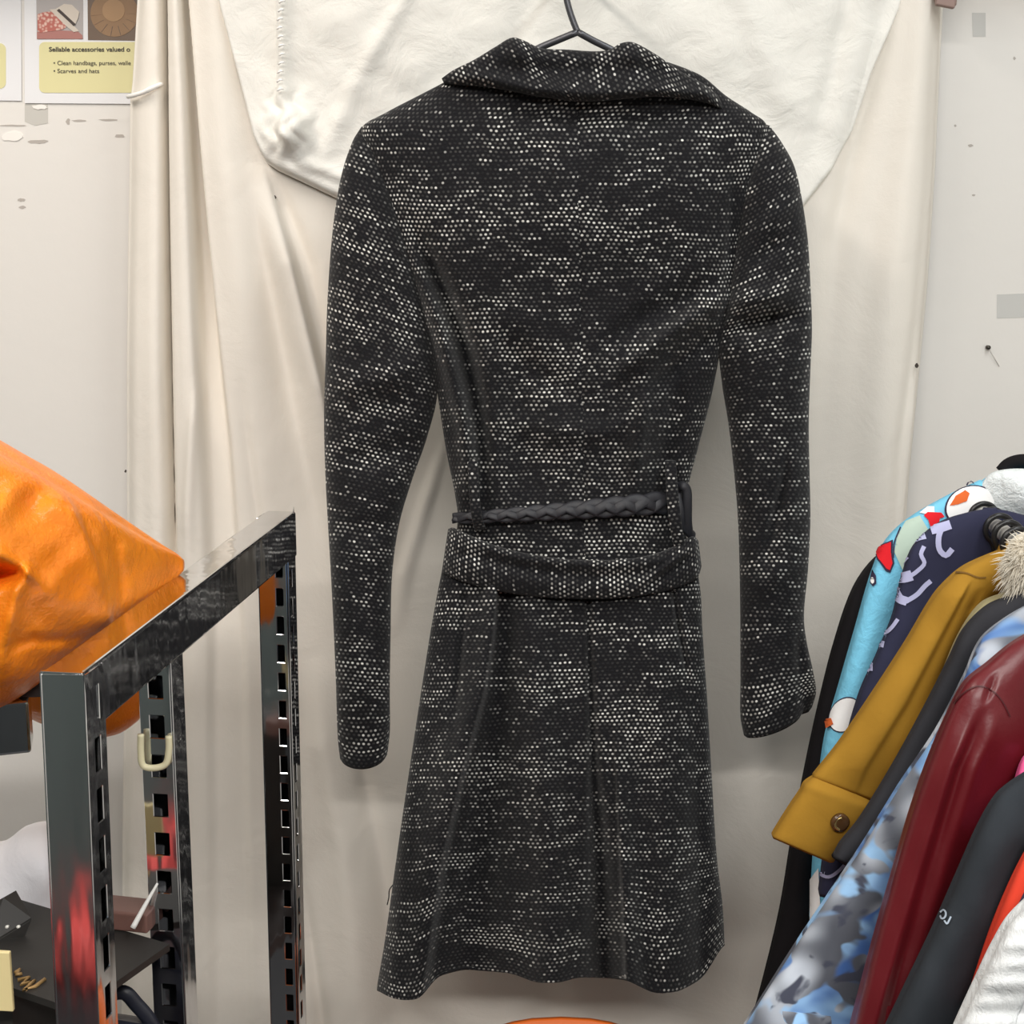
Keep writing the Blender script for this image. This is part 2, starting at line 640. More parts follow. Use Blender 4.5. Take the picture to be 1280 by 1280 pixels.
p1 = poster_poly('wall_poster', [(-90, -120), (26, -120), (27, 126), (-90, 125)], M['paper'], None, 0)
tag(p1, 'white paper notice cut off by the frame, only a yellow box edge showing', 'poster')
poster_poly('yellow_panel', rrect(-85, 54, 7.5, 111, 8), M['yellow'], p1, 0.0004)
p2 = poster_poly('wall_poster', [(30, -120), (178, -120), (178, 130), (31, 129)], M['paper'], None, 0.0004)
tag(p2, 'white notice with two accessory photos and a yellow text box beside the curtain', 'poster')
L2 = 0.0009
poster_poly('yellow_panel', rrect(49, 52.5, 182, 116, 7), M['yellow'], p2, L2)
M['ph_grey'] = plain('photo_grey', srgb(178, 172, 170), 0.4)
M['ph_table'] = plain('photo_pink_table', srgb(176, 120, 112), 0.4)
M['ph_hat'] = plain('photo_cream_hat', srgb(214, 203, 190), 0.5)
M['ph_band'] = plain('photo_dark_band', srgb(64, 52, 48), 0.5)
M['ph_bag'] = NT('photo_red_bag')
t = M['ph_bag']
vo = t.n('ShaderNodeTexVoronoi')
vo.inputs['Scale'].default_value = 260
t.l(t.obj(), vo.inputs['Vector'])
t.set(t.mix(t.smooth(vo.outputs['Distance'], 0.2, 0.6), srgb(226, 190, 176), srgb(186, 104, 92)), 0.5)
M['ph_bag'] = t.m
M['ph_brown'] = plain('photo_brown', srgb(112, 92, 76), 0.4, var=0.2)
M['ph_straw'] = plain('photo_straw', srgb(150, 117, 84), 0.5, var=0.15)
M['ph_straw2'] = plain('photo_straw_light', srgb(172, 136, 98), 0.5, var=0.1)
ph = poster_poly('photo', [(45, -60), (104, -60), (104, 49), (46, 49)], M['ph_grey'], p2, L2)
poster_poly('table', [(46.3, 40), (75, 38), (97, 39), (103, 44), (103.6, 48.7), (46.3, 48.7)], M['ph_table'], ph, L2 + .0004)
poster_poly('red_bag', [(47, 18), (55, 15), (70, 14), (78, 22), (83, 34), (78, 37), (50, 41), (47, 38)], M['ph_bag'], ph, L2 + .0008)
poster_poly('cream_hat', [(70, 11), (80, 5), (90, 6), (99, 15), (98, 22), (94, 31), (85, 30)], M['ph_hat'], ph, L2 + .0012)
poster_poly('hat_brim', [(62, 12), (72, 11), (99, 39), (92, 40), (82, 32)], M['ph_hat'], ph, L2 + .0010)
poster_poly('hat_band', [(71, 13), (74, 11), (94.5, 30), (92, 32.5)], M['ph_band'], ph, L2 + .0016)
ph = poster_poly('photo', [(109, -60), (178, -60), (178, 51), (110, 50)], M['ph_brown'], p2, L2)
poster_poly('hat_brim', ell(143, 17, 30, 29), M['ph_straw'], ph, L2 + .0004)
poster_poly('hat_crown', ell(142, 13, 14, 14), M['ph_straw2'], ph, L2 + .0008)
for a in range(0, 180, 25):
    x, y = 143 + 16 * math.cos(math.radians(a)), 17 + 16 * math.sin(math.radians(a))
    x2, y2 = 143 + 29 * math.cos(math.radians(a)), 17 + 28 * math.sin(math.radians(a))
    poster_poly('brim_line', [(x, y), (x + .8, y), (x2 + .8, y2), (x2, y2)], M['ph_brown'], ph, L2 + .0007)
text('heading_text', 'Sellable accessories valued o', 61, 64.3, 5.6, p2, L2 + .0008, 0.022, 101.5)
text('bullet_text', '\u2022 Clean handbags, purses, walle', 66.5, 81.2, 5.2, p2, L2 + .0008, 0.006, 96.5)
text('bullet_text', '\u2022 Scarves and hats', 66.5, 91.2, 5.2, p2, L2 + .0008, 0.006, 57)

# ------------------------------------------------------------------ curtain
YC = 1.645
wv1, wv2, wv3 = Wave(3, 7, 55, 300), Wave(4, 9, 28, 120), Wave(8, 12, 16, 22)


def curtain_left(y):
    return np.interp(y, [-90, 0, 100, 125, 300, 560, 900, 1300, 1800], [169, 166, 160, 157, 154, 153, 150, 146, 140])


def curtain_right(y):
    return np.interp(y, [-90, 0, 60, 200, 350, 500, 600, 900, 1300, 1800], [1196, 1195, 1192, 1185, 1174, 1160, 1150, 1128, 1100, 1080])


def curtain_disp(px, py):
    d = 0.004 * wv1(px, py) + 0.0016 * wv2(px, py)
    # narrow sharp fold next to the left hem
    d = d + gauss_y(px, py, [(-120, 203, 4.5, -.032), (150, 206, 4.5, -.034), (300, 208, 5, -.034), (450, 210, 6, -.034), (640, 214, 6, -.026), (900, 217, 10, -.012), (1400, 220, 10, -.006)])
    d = d + gauss_y(px, py, [(-120, 190, 12, .004), (600, 196, 14, .008), (1400, 200, 14, .005)])
    d = d + gauss_y(px, py, [(-120, 218, 7, .010), (300, 232, 14, .010), (600, 243, 18, .010), (1400, 250, 20, .004)])
    # wide groove
    d = d + gauss_y(px, py, [(-120, 229, 6, -.030), (0, 231, 6, -.032), (150, 241, 8, -.038), (300, 251, 11, -.040), (400, 258, 14, -.034), (560, 272, 18, -.018), (800, 285, 22, -.008), (1300, 290, 25, -.004)], 'flat')
    d = d + gauss_y(px, py, [(-120, 262, 16, .008), (200, 285, 22, .012), (400, 310, 26, .009), (700, 340, 26, .004), (900, 350, 30, .0)])
    # layer edge that sweeps to the right
    d = d + gauss_y(px, py, [(205, 326, 9, .0), (250, 340, 8, .008), (330, 366, 8, .026), (480, 402, 7, .024), (620, 425, 10, .006), (760, 450, 14, 0)], 'ledge')
    d = d + gauss_y(px, py, [(215, 346, 10, 0), (260, 358, 11, -.008), (330, 385, 12, -.008), (480, 416, 10, -.006), (640, 436, 12, 0)])
    d = d + gauss_y(px, py, [(240, 318, 10, 0), (320, 330, 12, -.006), (480, 358, 14, -.008), (640, 392, 16, -.006), (760, 415, 16, 0)])
    d = d + gauss_y(px, py, [(460, 300, 7, 0), (560, 312, 8, -.005), (700, 330, 9, -.006), (860, 352, 12, 0)])
    d = d + gauss_y(px, py, [(460, 252, 6, 0), (520, 246, 6, .006), (640, 238, 7, .006), (760, 236, 8, 0)])
    # below the left sleeve
    d = d + gauss_y(px, py, [(820, 395, 14, 0), (930, 405, 16, .010), (1060, 430, 18, .010), (1300, 455, 24, .008), (1700, 470, 30, .004)])
    d = d + gauss_y(px, py, [(900, 440, 10, 0), (980, 455, 12, -.007), (1120, 480, 14, -.008), (1300, 500, 20, -.004), (1500, 510, 20, 0)])
    d = d + gauss_y(px, py, [(1060, 372, 8, 0), (1180, 388, 9, -.007), (1300, 405, 10, -.009), (1700, 440, 14, -.006)])
    d = d + gauss_y(px, py, [(540, 560, 7, 0), (620, 535, 8, .006), (720, 505, 10, .005), (800, 495, 10, 0)])
    # behind the skirt hem
    d = d + gauss_y(px, py, [(1180, 660, 20, 0), (1250, 690, 25, .008), (1500, 730, 30, .006)])
    # right half
    d = d + gauss_y(px, py, [(-120, 1128, 16, -.006), (90, 1092, 16, -.010), (200, 1066, 16, -.012), (300, 1046, 18, -.010), (450, 1034, 20, -.005), (700, 1025, 20, 0)])
    d = d + gauss_y(px, py, [(-120, 1160, 14, .006), (100, 1145, 16, .009), (300, 1118, 22, .012), (450, 1100, 26, .010), (800, 1080, 30, .006), (1300, 1050, 30, .004)])
    d = d + gauss_y(px, py, [(-120, 1178, 8, -.004), (200, 1163, 9, -.007), (400, 1146, 10, -.009), (560, 1125, 10, -.007), (900, 1105, 12, 0)])
    d = d + gauss_y(px, py, [(420, 1155, 7, 0), (520, 1142, 7, .006), (600, 1136, 7, .006), (800, 1118, 8, .003), (1200, 1100, 8, 0)])
    d = d + gauss_y(px, py, [(440, 950, 25, 0), (600, 935, 25, .004), (900, 945, 30, .006), (1200, 920, 30, 0)])
    return d


def cloth_sheet(name, yrows, left, right, ns, Yc, dispf, mat, parent=None, thick=0.0015, edge=None):
    yy = np.array(yrows)
    s = np.linspace(0, 1, ns)
    px = left(yy)[:, None] * (1 - s) + right(yy)[:, None] * s
    py = np.repeat(yy[:, None], ns, 1)
    V = Parr(px, py, Yc + 0 * px)
    V[..., 1] -= dispf(px, py)
    if edge is not None:
        V[..., 1] += edge(px, py, s)
    nr = len(yy)
    idx = np.arange(nr * ns).reshape(nr, ns)
    f = np.stack([idx[:-1, :-1], idx[:-1, 1:], idx[1:, 1:], idx[1:, :-1]], -1).reshape(-1, 4).tolist()
    o = link(name, V.reshape(-1, 3), f, mat, parent, V.reshape(-1, 3)[:, [0, 2]])
    m = o.modifiers.new('thickness', 'SOLIDIFY')
    m.thickness = thick
    return o


def cur_edge(px, py, s):
    # side hems turn back to the wall
    return 0.022 * np.exp(-(s / 0.012) ** 2) + 0.05 * np.exp(-((1 - s) / 0.014) ** 2)


curtain = cloth_sheet('curtain', np.concatenate([np.linspace(-95, 1300, 360), np.linspace(1310, 1900, 40)]), curtain_left, curtain_right, 620, YC,
                      curtain_disp, M['curtain'], edge=cur_edge)
tag(curtain, 'long cream cotton curtain hanging in loose folds behind the coat', 'curtain')
M['cord'] = plain('white_cord', srgb(248, 246, 242), 0.8)
pts = [P(160, 121, YC + 0.012), P(168, 119, YC - 0.004), P(180, 115, YC - 0.010), P(190, 110, YC - 0.012), P(199, 106, YC - 0.006), P(203, 105, YC + 0.008)]
tube('stitched_cord', pts, [0.0022, 0.0026, 0.0024, 0.0028, 0.0022, 0.0016], M['cord'], curtain, n=24)
M['hole'] = plain('moth_hole', srgb(70, 62, 56), 0.9)
for hx, hy, r in ((259, 495, 1.8), (157, 589, 1.4), (343, 247, 2.4), (1146, 457, 2.6), (1069, 519, 1.4)):
    dpt = float(curtain_disp(np.array([hx * 1.0]), np.array([hy * 1.0]))[0])
    sheet('small_hole', [P(x, y, YC - dpt - 0.0006) for x, y in ragged(hx, hy, r, r * 1.2, 9, int(hx))], M['hole'], curtain, 0.0002)
# rail the curtain hangs from, above the frame
M['wood'] = plain('painted_batten', srgb(214, 208, 198), 0.6)
bz = P(640, -95, YC)[2]
rail = box('trim_1', (-0.62, YC - 0.004, bz - 0.012), (1.30, 0, 0), (0, YW - YC + 0.004, 0), (0, 0, 0.035), M['wood'], None, 0.003)
rail['kind'] = 'structure'

# white sheet draped in front of the top of the curtain
wA1, wA2, wA3 = Wave(21, 9, 60, 60), Wave(22, 12, 22, 18), Wave(23, 16, 11, 8)


def sheetA_disp(px, py):
    d = 0.003 * wA1(px, py) + 0.0010 * wA2(px, py) + 0.0003 * wA3(px, py)
    # hem strip and gathered corner
    d = d + gauss_y(px, py, [(-120, 350, 4, .0), (-90, 350, 4, .010), (115, 350, 4, .010), (135, 345, 5, 0)], 'ledger')
    d = d + 0.034 * np.exp(-((px - 364) / 20) ** 2 - ((py - 165) / 24) ** 2)
    d = d + np.exp(-((px - 360) / 26) ** 2 - ((py - 160) / 34) ** 2) * .006 * np.sin(px / 4.0 + 1.5 * np.sin(py / 6.0))
    d = d + gauss_x(px, py, [(366, 208, 10, 0), (390, 206, 8, .006), (440, 226, 8, .004), (470, 240, 8, 0)])
    d = d - 0.010 * np.exp(-((px - 349) / 8) ** 2 - ((py - 163) / 12) ** 2)
    d = d + 0.008 * np.exp(-((px - 372) / 8) ** 2 - ((py - 148) / 9) ** 2)
    d = d + gauss_y(px, py, [(60, 470, 14, 0), (150, 425, 14, .006), (230, 392, 14, .0)])
    d = d + gauss_y(px, py, [(-90, 560, 10, .004), (60, 470, 12, .006), (130, 430, 12, 0)])
    d = d + gauss_y(px, py, [(-90, 700, 20, -.004), (60, 640, 20, -.006), (130, 600, 20, 0)])
    d = d + gauss_y(px, py, [(-90, 900, 16, .005), (80, 960, 20, .006), (200, 1000, 20, 0)])
    d = d + gauss_y(px, py, [(-90, 1080, 12, -.005), (100, 1040, 14, -.007), (220, 1010, 14, 0)])
    return d


def sheetA_left(v):     # v: 0 top .. 1 bottom edge
    return v


def sheet_A():
    nu, nv = 300, 130
    u = np.linspace(0, 1, nu)
    v = np.linspace(0, 1, nv)
    # bottom outline (x -> y)
    bx = [276, 318, 326, 333, 346, 380, 420, 470, 600, 760, 900, 1000, 1040, 1068, 1090, 1127]
    by = [10, 172, 190, 202, 211, 227, 246, 262, 280, 285, 280, 265, 215, 165, 95, 10]
    L, R = 262, 1140
    x = L + (R - L) * u
    yb = np.interp(x, bx, by, left=-80, right=-80)
    yb = np.where(x < 276, np.interp(x, [262, 276], [-80, 10]), yb)
    yb = np.where(x > 1127, np.interp(x, [1127, 1140], [10, -80]), yb)
    px = np.repeat(x[None], nv, 0)
    py = -95 + (yb[None] + 95) * v[:, None]
    V = Parr(px, py, YC - 0.012 - 0.009 * np.clip((760 - px) / 300, 0, 1))
    # rounded lower rim that turns back to the curtain
    rim = np.exp(-((1 - v[:, None]) * (yb[None] + 95) / 3.5) ** 2)
    rim2 = np.exp(-((px - L) / 6) ** 2) + np.exp(-((R - px) / 30) ** 2)
    V[..., 1] -= sheetA_disp(px, py) * (1 - 0.6 * rim)
    V[..., 1] += 0.012 * rim + 0.012 * rim2
    V[..., 1] -= np.clip((px - 700) / 250, 0, 1) * np.maximum(curtain_disp(px, py), -.01)
    idx = np.arange(nu * nv).reshape(nv, nu)
    f = np.stack([idx[:-1, :-1], idx[:-1, 1:], idx[1:, 1:], idx[1:, :-1]], -1).reshape(-1, 4).tolist()
    o = link('draped_sheet', V.reshape(-1, 3), f, M['sheet'], None, V.reshape(-1, 3)[:, [0, 2]])
    m = o.modifiers.new('thickness', 'SOLIDIFY')
    m.thickness = 0.0015
    return o


shA = sheet_A()
tag(shA, 'crumpled white cotton sheet draped over the top of the cream curtain', 'sheet')
M['lace'] = plain('white_stitching', srgb(250, 249, 246), 0.8)
for k in range(13):
    yk = -20 + k * 11.0
    dd = float(sheetA_disp(np.array([352.0]), np.array([yk]))[0])
    c = P(351 + 1.5 * math.sin(k), yk, YC - 0.031 - dd)
    tube('hem_stitch', [c + np.array([-.003, .001, -.001]), c + np.array([0, -.0012, 0.0005]), c + np.array([.003, .001, .001])], 0.0011, M['lace'], shA, nr=8, n=6)

# brownish peg at the top right corner of the curtain
M['peg'] = plain('brown_peg', srgb(150, 126, 118), 0.6, var=0.2)
pg = empty('curtain_peg', 'brownish peg pinching the upper right corner of the cream curtain', 'peg')
box('jaw', P(1170, 6, YC - 0.018), (0.021, 0, -0.004), (0, 0.008, 0), (0.003, 0, 0.045), M['peg'], pg, 0.002)
box('jaw', P(1172, 4, YC - 0.004), (0.021, 0, -0.003), (0, 0.010, 0), (0.003, 0, 0.045), M['peg'], pg, 0.002)

# ------------------------------------------------------------------ hanger of the coat
YCO = 1.50
hg = empty('coat_hanger', 'dark thin coat hanger whose neck shows above the tweed collar', 'hanger')
YH = YCO + 0.012
hook = [P(722, 40, YH), P(717, 28, YH), P(711, 10, YH), P(707, -8, YH), P(704, -30, YH), P(706, -52, YH), P(718, -66, YH), P(733, -60, YH), P(738, -46, YH)]
tube('hook', hook, 0.0033, M['black_metal'], hg, n=60)
for side, pts in ((-1, [(722, 40), (700, 49), (672, 61), (610, 95), (530, 140), (478, 170)]), (1, [(722, 40), (742, 51), (768, 64), (820, 95), (890, 138), (940, 168)])):
    tube('arm', [P(x, y, YH + 0.004 * k) for k, (x, y) in enumerate(pts)], 0.0036, M['black_metal'], hg, n=40)
tube('crossbar', [P(478, 170, YH + 0.02), P(700, 182, YH + 0.02), P(940, 168, YH + 0.02)], 0.003, M['black_metal'], hg, n=20)
# the nail it hangs on
nl = P(718, -63, YH)
nail = tube('wall_nail', [np.array([nl[0], YW + 0.01, nl[2] + .004]), np.array([nl[0], YH - 0.012, nl[2] - .001])], 0.003, M['screw'], None)
tag(nail, 'metal nail in the wall carrying the coat hanger above the picture', 'nail')

# ------------------------------------------------------------------ the tweed coat
coat = empty('tweed_coat', 'black tweed coat flecked with white, seen from behind on a dark hanger', 'coat')
wb1, wb2 = Wave(31, 8, 60, 70), Wave(32, 10, 22, 26)


def body_disp(px, py):
    d = 0.0030 * wb1(px, py) + 0.0010 * wb2(px, py)
    # left back: long crease from the armhole to the waist with a raised side panel
    d = d + gauss_y(px, py, [(260, 512, 12, 0), (310, 530, 13, -.010), (370, 556, 12, -.026), (430, 578, 12, -.030), (500, 594, 11, -.026), (580, 604, 10, -.012), (640, 606, 10, -.004)])
    d = d + gauss_y(px, py, [(300, 512, 14, 0), (380, 538, 13, .016), (450, 560, 13, .020), (530, 579, 12, .016), (620, 588, 12, .006)])
    d = d + gauss_y(px, py, [(400, 640, 26, 0), (470, 650, 28, -.008), (560, 656, 30, -.009), (640, 660, 30, 0)])
    # right: drag line from the armpit
    d = d + gauss_x(px, py, [(760, 470, 16, 0), (800, 445, 15, .011), (850, 408, 14, .015), (905, 372, 12, .010), (925, 362, 12, 0)])
    d = d + gauss_x(px, py, [(790, 500, 18, 0), (840, 462, 16, -.010), (880, 430, 14, -.012), (905, 410, 12, 0)])
    d = d + gauss_x(px, py, [(740, 440, 16, 0), (800, 400, 18, -.007), (860, 370, 16, -.006), (900, 345, 14, 0)])
    d = d + gauss_y(px, py, [(440, 815, 12, 0), (500, 806, 12, .009), (570, 796, 12, .010), (625, 792, 12, .004)])
    d = d + gauss_y(px, py, [(430, 855, 16, 0), (500, 845, 14, -.009), (570, 832, 14, -.010), (640, 828, 12, -.004)])
    # centre seam and long diagonal ripples
    d = d + gauss_y(px, py, [(120, 722, 3, -.0014), (660, 731, 3, -.0016)])
    d = d + gauss_x(px, py, [(590, 400, 20, 0), (680, 470, 22, -.006), (760, 520, 22, 0)])
    d = d + gauss_x(px, py, [(600, 520, 14, 0), (690, 540, 16, .005), (760, 540, 14, .004), (800, 520, 14, 0)])
    d = d + gauss_y(px, py, [(180, 940, 10, 0), (220, 918, 8, -.005), (330, 912, 7, -.007), (420, 903, 8, 0)])
    # shadowy hollow below the collar
    d = d + gauss_x(px, py, [(600, 130, 12, 0), (680, 146, 14, -.006), (800, 148, 14, -.006), (900, 146, 10, 0)])
    return d


body_secs = [
    (640, 66, 800, 66, YCO, .020, .030),
    (585, 88, 872, 92, YCO, .030, .035),
    (530, 116, 908, 120, YCO, .038, .040),
    (480, 142, 940, 141, YCO, .043, .042),
    (453, 159, 958, 156, YCO, .046, .042),
    (459, 190, 957, 188, YCO, .050, .042),
    (474, 240, 940, 238, YCO, .054, .044),
    (498, 310, 925, 306, YCO, .056, .045),
    (520, 370, 917, 368, YCO, .056, .045),
    (538, 435, 902, 432, YCO, .056, .045),
    (548, 500, 889, 496, YCO, .055, .045),
    (558, 565, 872, 562, YCO, .052, .045),
    (569, 620, 858, 618, YCO, .050, .045),
    (572, 650, 855, 650, YCO, .050, .045),
    (566, 690, 862, 690, YCO, .050, .045),
    (556, 740, 872, 740, YCO, .048, .045),
]
loft('back_panel', body_secs, M['tweed'], coat, nl=220, nf=190, nb=40, disp=body_disp, e=0.62, dgain=1.8, seam=lambda y: 722 + (y - 120) * .016, hollow=(False, False))

# skirt: hem rises and falls with the folds
wk1, wk2 = Wave(41, 8, 70, 160), Wave(42, 10, 24, 60)
hx = [470, 485, 500, 525, 545, 580, 640, 670, 700, 722, 760, 786, 800, 820, 850, 880, 905]
hy = [1236, 1246, 1250, 1249, 1220, 1211, 1216, 1228, 1228, 1221, 1222, 1225, 1233, 1242, 1239, 1222, 1178]


hem_x = np.arange(440, 936, 1.0)
hem_k = np.exp(-(np.arange(-24, 25) / 9.0) ** 2)
hem_y = np.convolve(np.pad(np.interp(hem_x, hx, hy), 24, mode='edge'), hem_k / hem_k.sum(), mode='valid')


def skirt_hem(px, tt):
    return (np.interp(px, hem_x, hem_y) - 1225) * np.clip((tt - 0.55) / 0.45, 0, 1) ** 2


def skirt_disp(px, py):
    d = 0.0030 * wk1(px, py) + 0.0010 * wk2(px, py)
    # pleat left of centre: the left panel overlaps, its edge drops sharply into a hollow that rises towards the middle
    d = d + gauss_y(px, py, [(690, 621, 5, .004), (745, 619, 5, .018), (800, 614, 6, .022), (870, 602, 8, .026), (960, 576, 11, .028), (1080, 548, 15, .030), (1250, 524, 18, .030)], 'ledge')
    d = d + gauss_y(px, py, [(700, 632, 10, -.006), (745, 632, 12, -.012), (800, 630, 14, -.016), (870, 624, 18, -.020), (960, 612, 26, -.026), (1080, 600, 34, -.032), (1250, 592, 42, -.036)])
    d = d + gauss_y(px, py, [(740, 662, 14, .004), (850, 672, 20, .010), (1000, 684, 24, .018), (1250, 690, 28, .024)])
    d = d + gauss_y(px, py, [(900, 515, 10, 0), (1000, 505, 12, .008), (1250, 486, 14, .010)])
    # side fold far left
    d = d + gauss_y(px, py, [(740, 582, 5, -.006), (800, 577, 5, -.008), (860, 571, 5, -.008), (920, 566, 6, 0)])
    # centre vent
    d = d + gauss_y(px, py, [(745, 735, 4, -.008), (850, 738, 5, -.010), (960, 742, 7, -.014), (1080, 750, 14, -.028), (1180, 754, 18, -.040), (1250, 757, 19, -.044)])
    d = d + gauss_y(px, py, [(860, 766, 5, .000), (1000, 774, 6, .012), (1120, 780, 6, .024), (1250, 785, 7, .034)], 'ledger')
    d = d + gauss_y(px, py, [(800, 820, 26, .004), (1000, 830, 30, .012), (1250, 838, 32, .022)])
    # pocket seam at the right
    d = d + gauss_y(px, py, [(738, 842, 3.5, -.010), (780, 848, 3.5, -.013), (830, 857, 3.5, -.010), (850, 859, 3.5, 0)])
    d = d + gauss_y(px, py, [(840, 868, 10, 0), (960, 872, 12, -.008), (1100, 876, 12, -.010), (1250, 880, 12, -.012)])
    return d


skirt_secs = [
    (556, 690, 868, 690, YCO, .050, .045),
    (552, 715, 872, 715, YCO, .050, .045),
    (546, 745, 876, 742, YCO, .054, .048),
    (538, 790, 878, 786, YCO, .060, .050),
    (524, 880, 884, 874, YCO, .070, .055),
    (509, 980, 890, 975, YCO, .080, .060),
    (494, 1080, 896, 1075, YCO, .086, .062),
    (482, 1160, 903, 1150, YCO, .090, .064),
    (471, 1225, 906, 1225, YCO, .090, .064),
]
loft('skirt', skirt_secs, M['tweed_skirt'], coat, nl=200, nf=230, nb=50, disp=skirt_disp, e=0.45, dgain=1.35, backlift=26.0, hlev=((0.997, .0006), (0.993, -.001), (0.988, -.003)), seam=lambda y: 733 + (y - 745) * .03, hem=skirt_hem, hollow=(False, True), uvoff=(0.4, 0.3))

# sleeves
ws1, ws2 = Wave(51, 8, 50, 60), Wave(52, 10, 20, 28)


def sl_disp(px, py):
    d = 0.0026 * ws1(px, py) + 0.0010 * ws2(px, py)
    d = d + gauss_x(px, py, [(405, 470, 20, 0), (440, 480, 20, .006), (500, 470, 20, .007), (540, 440, 16, 0)])
    d = d + gauss_x(px, py, [(410, 560, 18, 0), (450, 575, 18, -.005), (510, 560, 18, -.006), (535, 545, 16, 0)])
    d = d + gauss_x(px, py, [(405, 640, 16, 0), (450, 665, 18, -.004), (500, 650, 18, -.005), (520, 640, 16, 0)])
    return d


left_secs = [
    (452, 158, 466, 166, YCO + .010, .008, .010),
    (441, 176, 474, 190, YCO + .004, .030, .020),
    (428, 214, 489, 236, YCO, .044, .026),
    (419, 262, 508, 296, YCO, .052, .030),
    (413, 318, 526, 360, YCO, .056, .034),
    (409, 382, 541, 424, YCO, .058, .036),
    (407, 448, 547, 488, YCO, .058, .036),
    (405, 514, 534, 546, YCO, .056, .036),
    (406, 576, 515, 600, YCO, .054, .036),
    (409, 640, 499, 655, YCO, .052, .036),
    (413, 708, 490, 718, YCO, .050, .036),
    (417, 786, 488, 793, YCO, .046, .036),
    (420, 858, 487, 862, YCO, .044, .034),
    (422, 920, 487, 918, YCO, .040, .032),
    (425, 940, 484, 936, YCO, .036, .030),
]


def left_hem(px, tt):
    return 20 * np.clip((tt - 0.93) / 0.07, 0, 1) * np.clip(1 - ((px - 454) / 32.0) ** 2, 0, 1) ** 0.5


slv = loft('sleeve', left_secs, M['tweed_sleeve'], coat, nl=170, nf=80, nb=30, disp=sl_disp, e=0.7, dgain=1.5, hem=left_hem, hollow=(False, True), uvoff=(0.1, 0.2))


def sr_disp(px, py):
    d = 0.0024 * ws1(px + 300, py) + 0.0010 * ws2(px + 300, py)
    # deep tuck under the upper arm
    d = d + gauss_x(px, py, [(905, 418, 10, -.004), (930, 408, 12, -.024), (965, 400, 12, -.026), (990, 396, 10, -.012), (1010, 392, 10, 0)])
    d = d + gauss_x(px, py, [(905, 382, 12, .004), (930, 376, 14, .010), (970, 368, 14, .010), (1005, 352, 12, .002)])
    d = d + gauss_x(px, py, [(930, 300, 16, 0), (970, 270, 16, .006), (1000, 250, 14, 0)])
    d = d + gauss_x(px, py, [(925, 335, 12, 0), (965, 312, 12, -.006), (1000, 290, 12, 0)])
    # long crease by the elbow
    d = d + gauss_y(px, py, [(560, 985, 6, 0), (600, 980, 6, -.007), (650, 968, 6, -.009), (690, 958, 6, -.005), (710, 955, 6, 0)])
    d = d + gauss_y(px, py, [(560, 998, 8, 0), (640, 990, 8, .004), (700, 975, 8, 0)])
    d = d + gauss_x(px, py, [(930, 740, 14, 0), (970, 720, 16, .005), (1005, 690, 14, 0)])
    d = d + gauss_y(px, py, [(780, 1000, 7, 0), (820, 1000, 7, -.008), (880, 1004, 8, -.006), (920, 1004, 8, 0)])
    return d


right_secs = [
    (953, 154, 962, 157, YCO + .008, .008, .010),
    (943, 194, 977, 178, YCO + .002, .030, .020),
    (928, 246, 993, 208, YCO, .044, .028),
    (920, 300, 1003, 252, YCO, .050, .032),
    (914, 348, 1010, 302, YCO, .054, .034),
    (908, 390, 1013, 354, YCO, .054, .036),
    (899, 430, 1015, 410, YCO, .054, .036),
    (903, 480, 1013, 464, YCO, .052, .036),
    (911, 530, 1011, 528, YCO, .050, .036),
    (918, 590, 1012, 590, YCO, .048, .036),
    (923, 650, 1013, 650, YCO, .047, .036),
    (925, 710, 1010, 712, YCO, .046, .036),
    (926, 765, 1005, 768, YCO, .044, .036),
    (926, 810, 1008, 800, YCO, .042, .034),
    (926, 855, 1017, 842, YCO, .040, .032),
    (926, 895, 1020, 866, YCO, .038, .030),
    (930, 912, 1015, 884, YCO, .034, .028),
]


def right_hem(px, tt):
    return 14 * np.clip((tt - 0.93) / 0.07, 0, 1) * np.clip(1 - ((px - 964) / 40.0) ** 2, 0, 1) ** 0.5


loft('sleeve', right_secs, M['tweed_sleeve'], coat, nl=170, nf=80, nb=30, disp=sr_disp, e=0.7, dgain=1.4, hem=right_hem, hollow=(False, True), uvoff=(2.1, 1.2))

# collar: stand-up fall with two peaks, folded down over the back
wc1 = Wave(61, 8, 26, 20)


def col_disp(px, py):
    d = 0.0014 * wc1(px, py)
    d = d + gauss_x(px, py, [(560, 98, 5, 0), (600, 96, 7, .006), (660, 112, 9, .010), (740, 118, 9, .011), (820, 114, 9, .010), (880, 116, 7, .006), (900, 128, 5, 0)])
    d = d + gauss_x(px, py, [(590, 84, 8, 0), (660, 86, 11, -.006), (740, 88, 12, -.008), (820, 86, 11, -.006), (870, 98, 8, 0)])
    d = d + gauss_y(px, py, [(40, 642, 10, .006), (70, 650, 12, .006), (110, 668, 14, 0)])
    d = d + gauss_y(px, py, [(40, 786, 10, .006), (70, 790, 12, .006), (110, 800, 14, 0)])
    return d


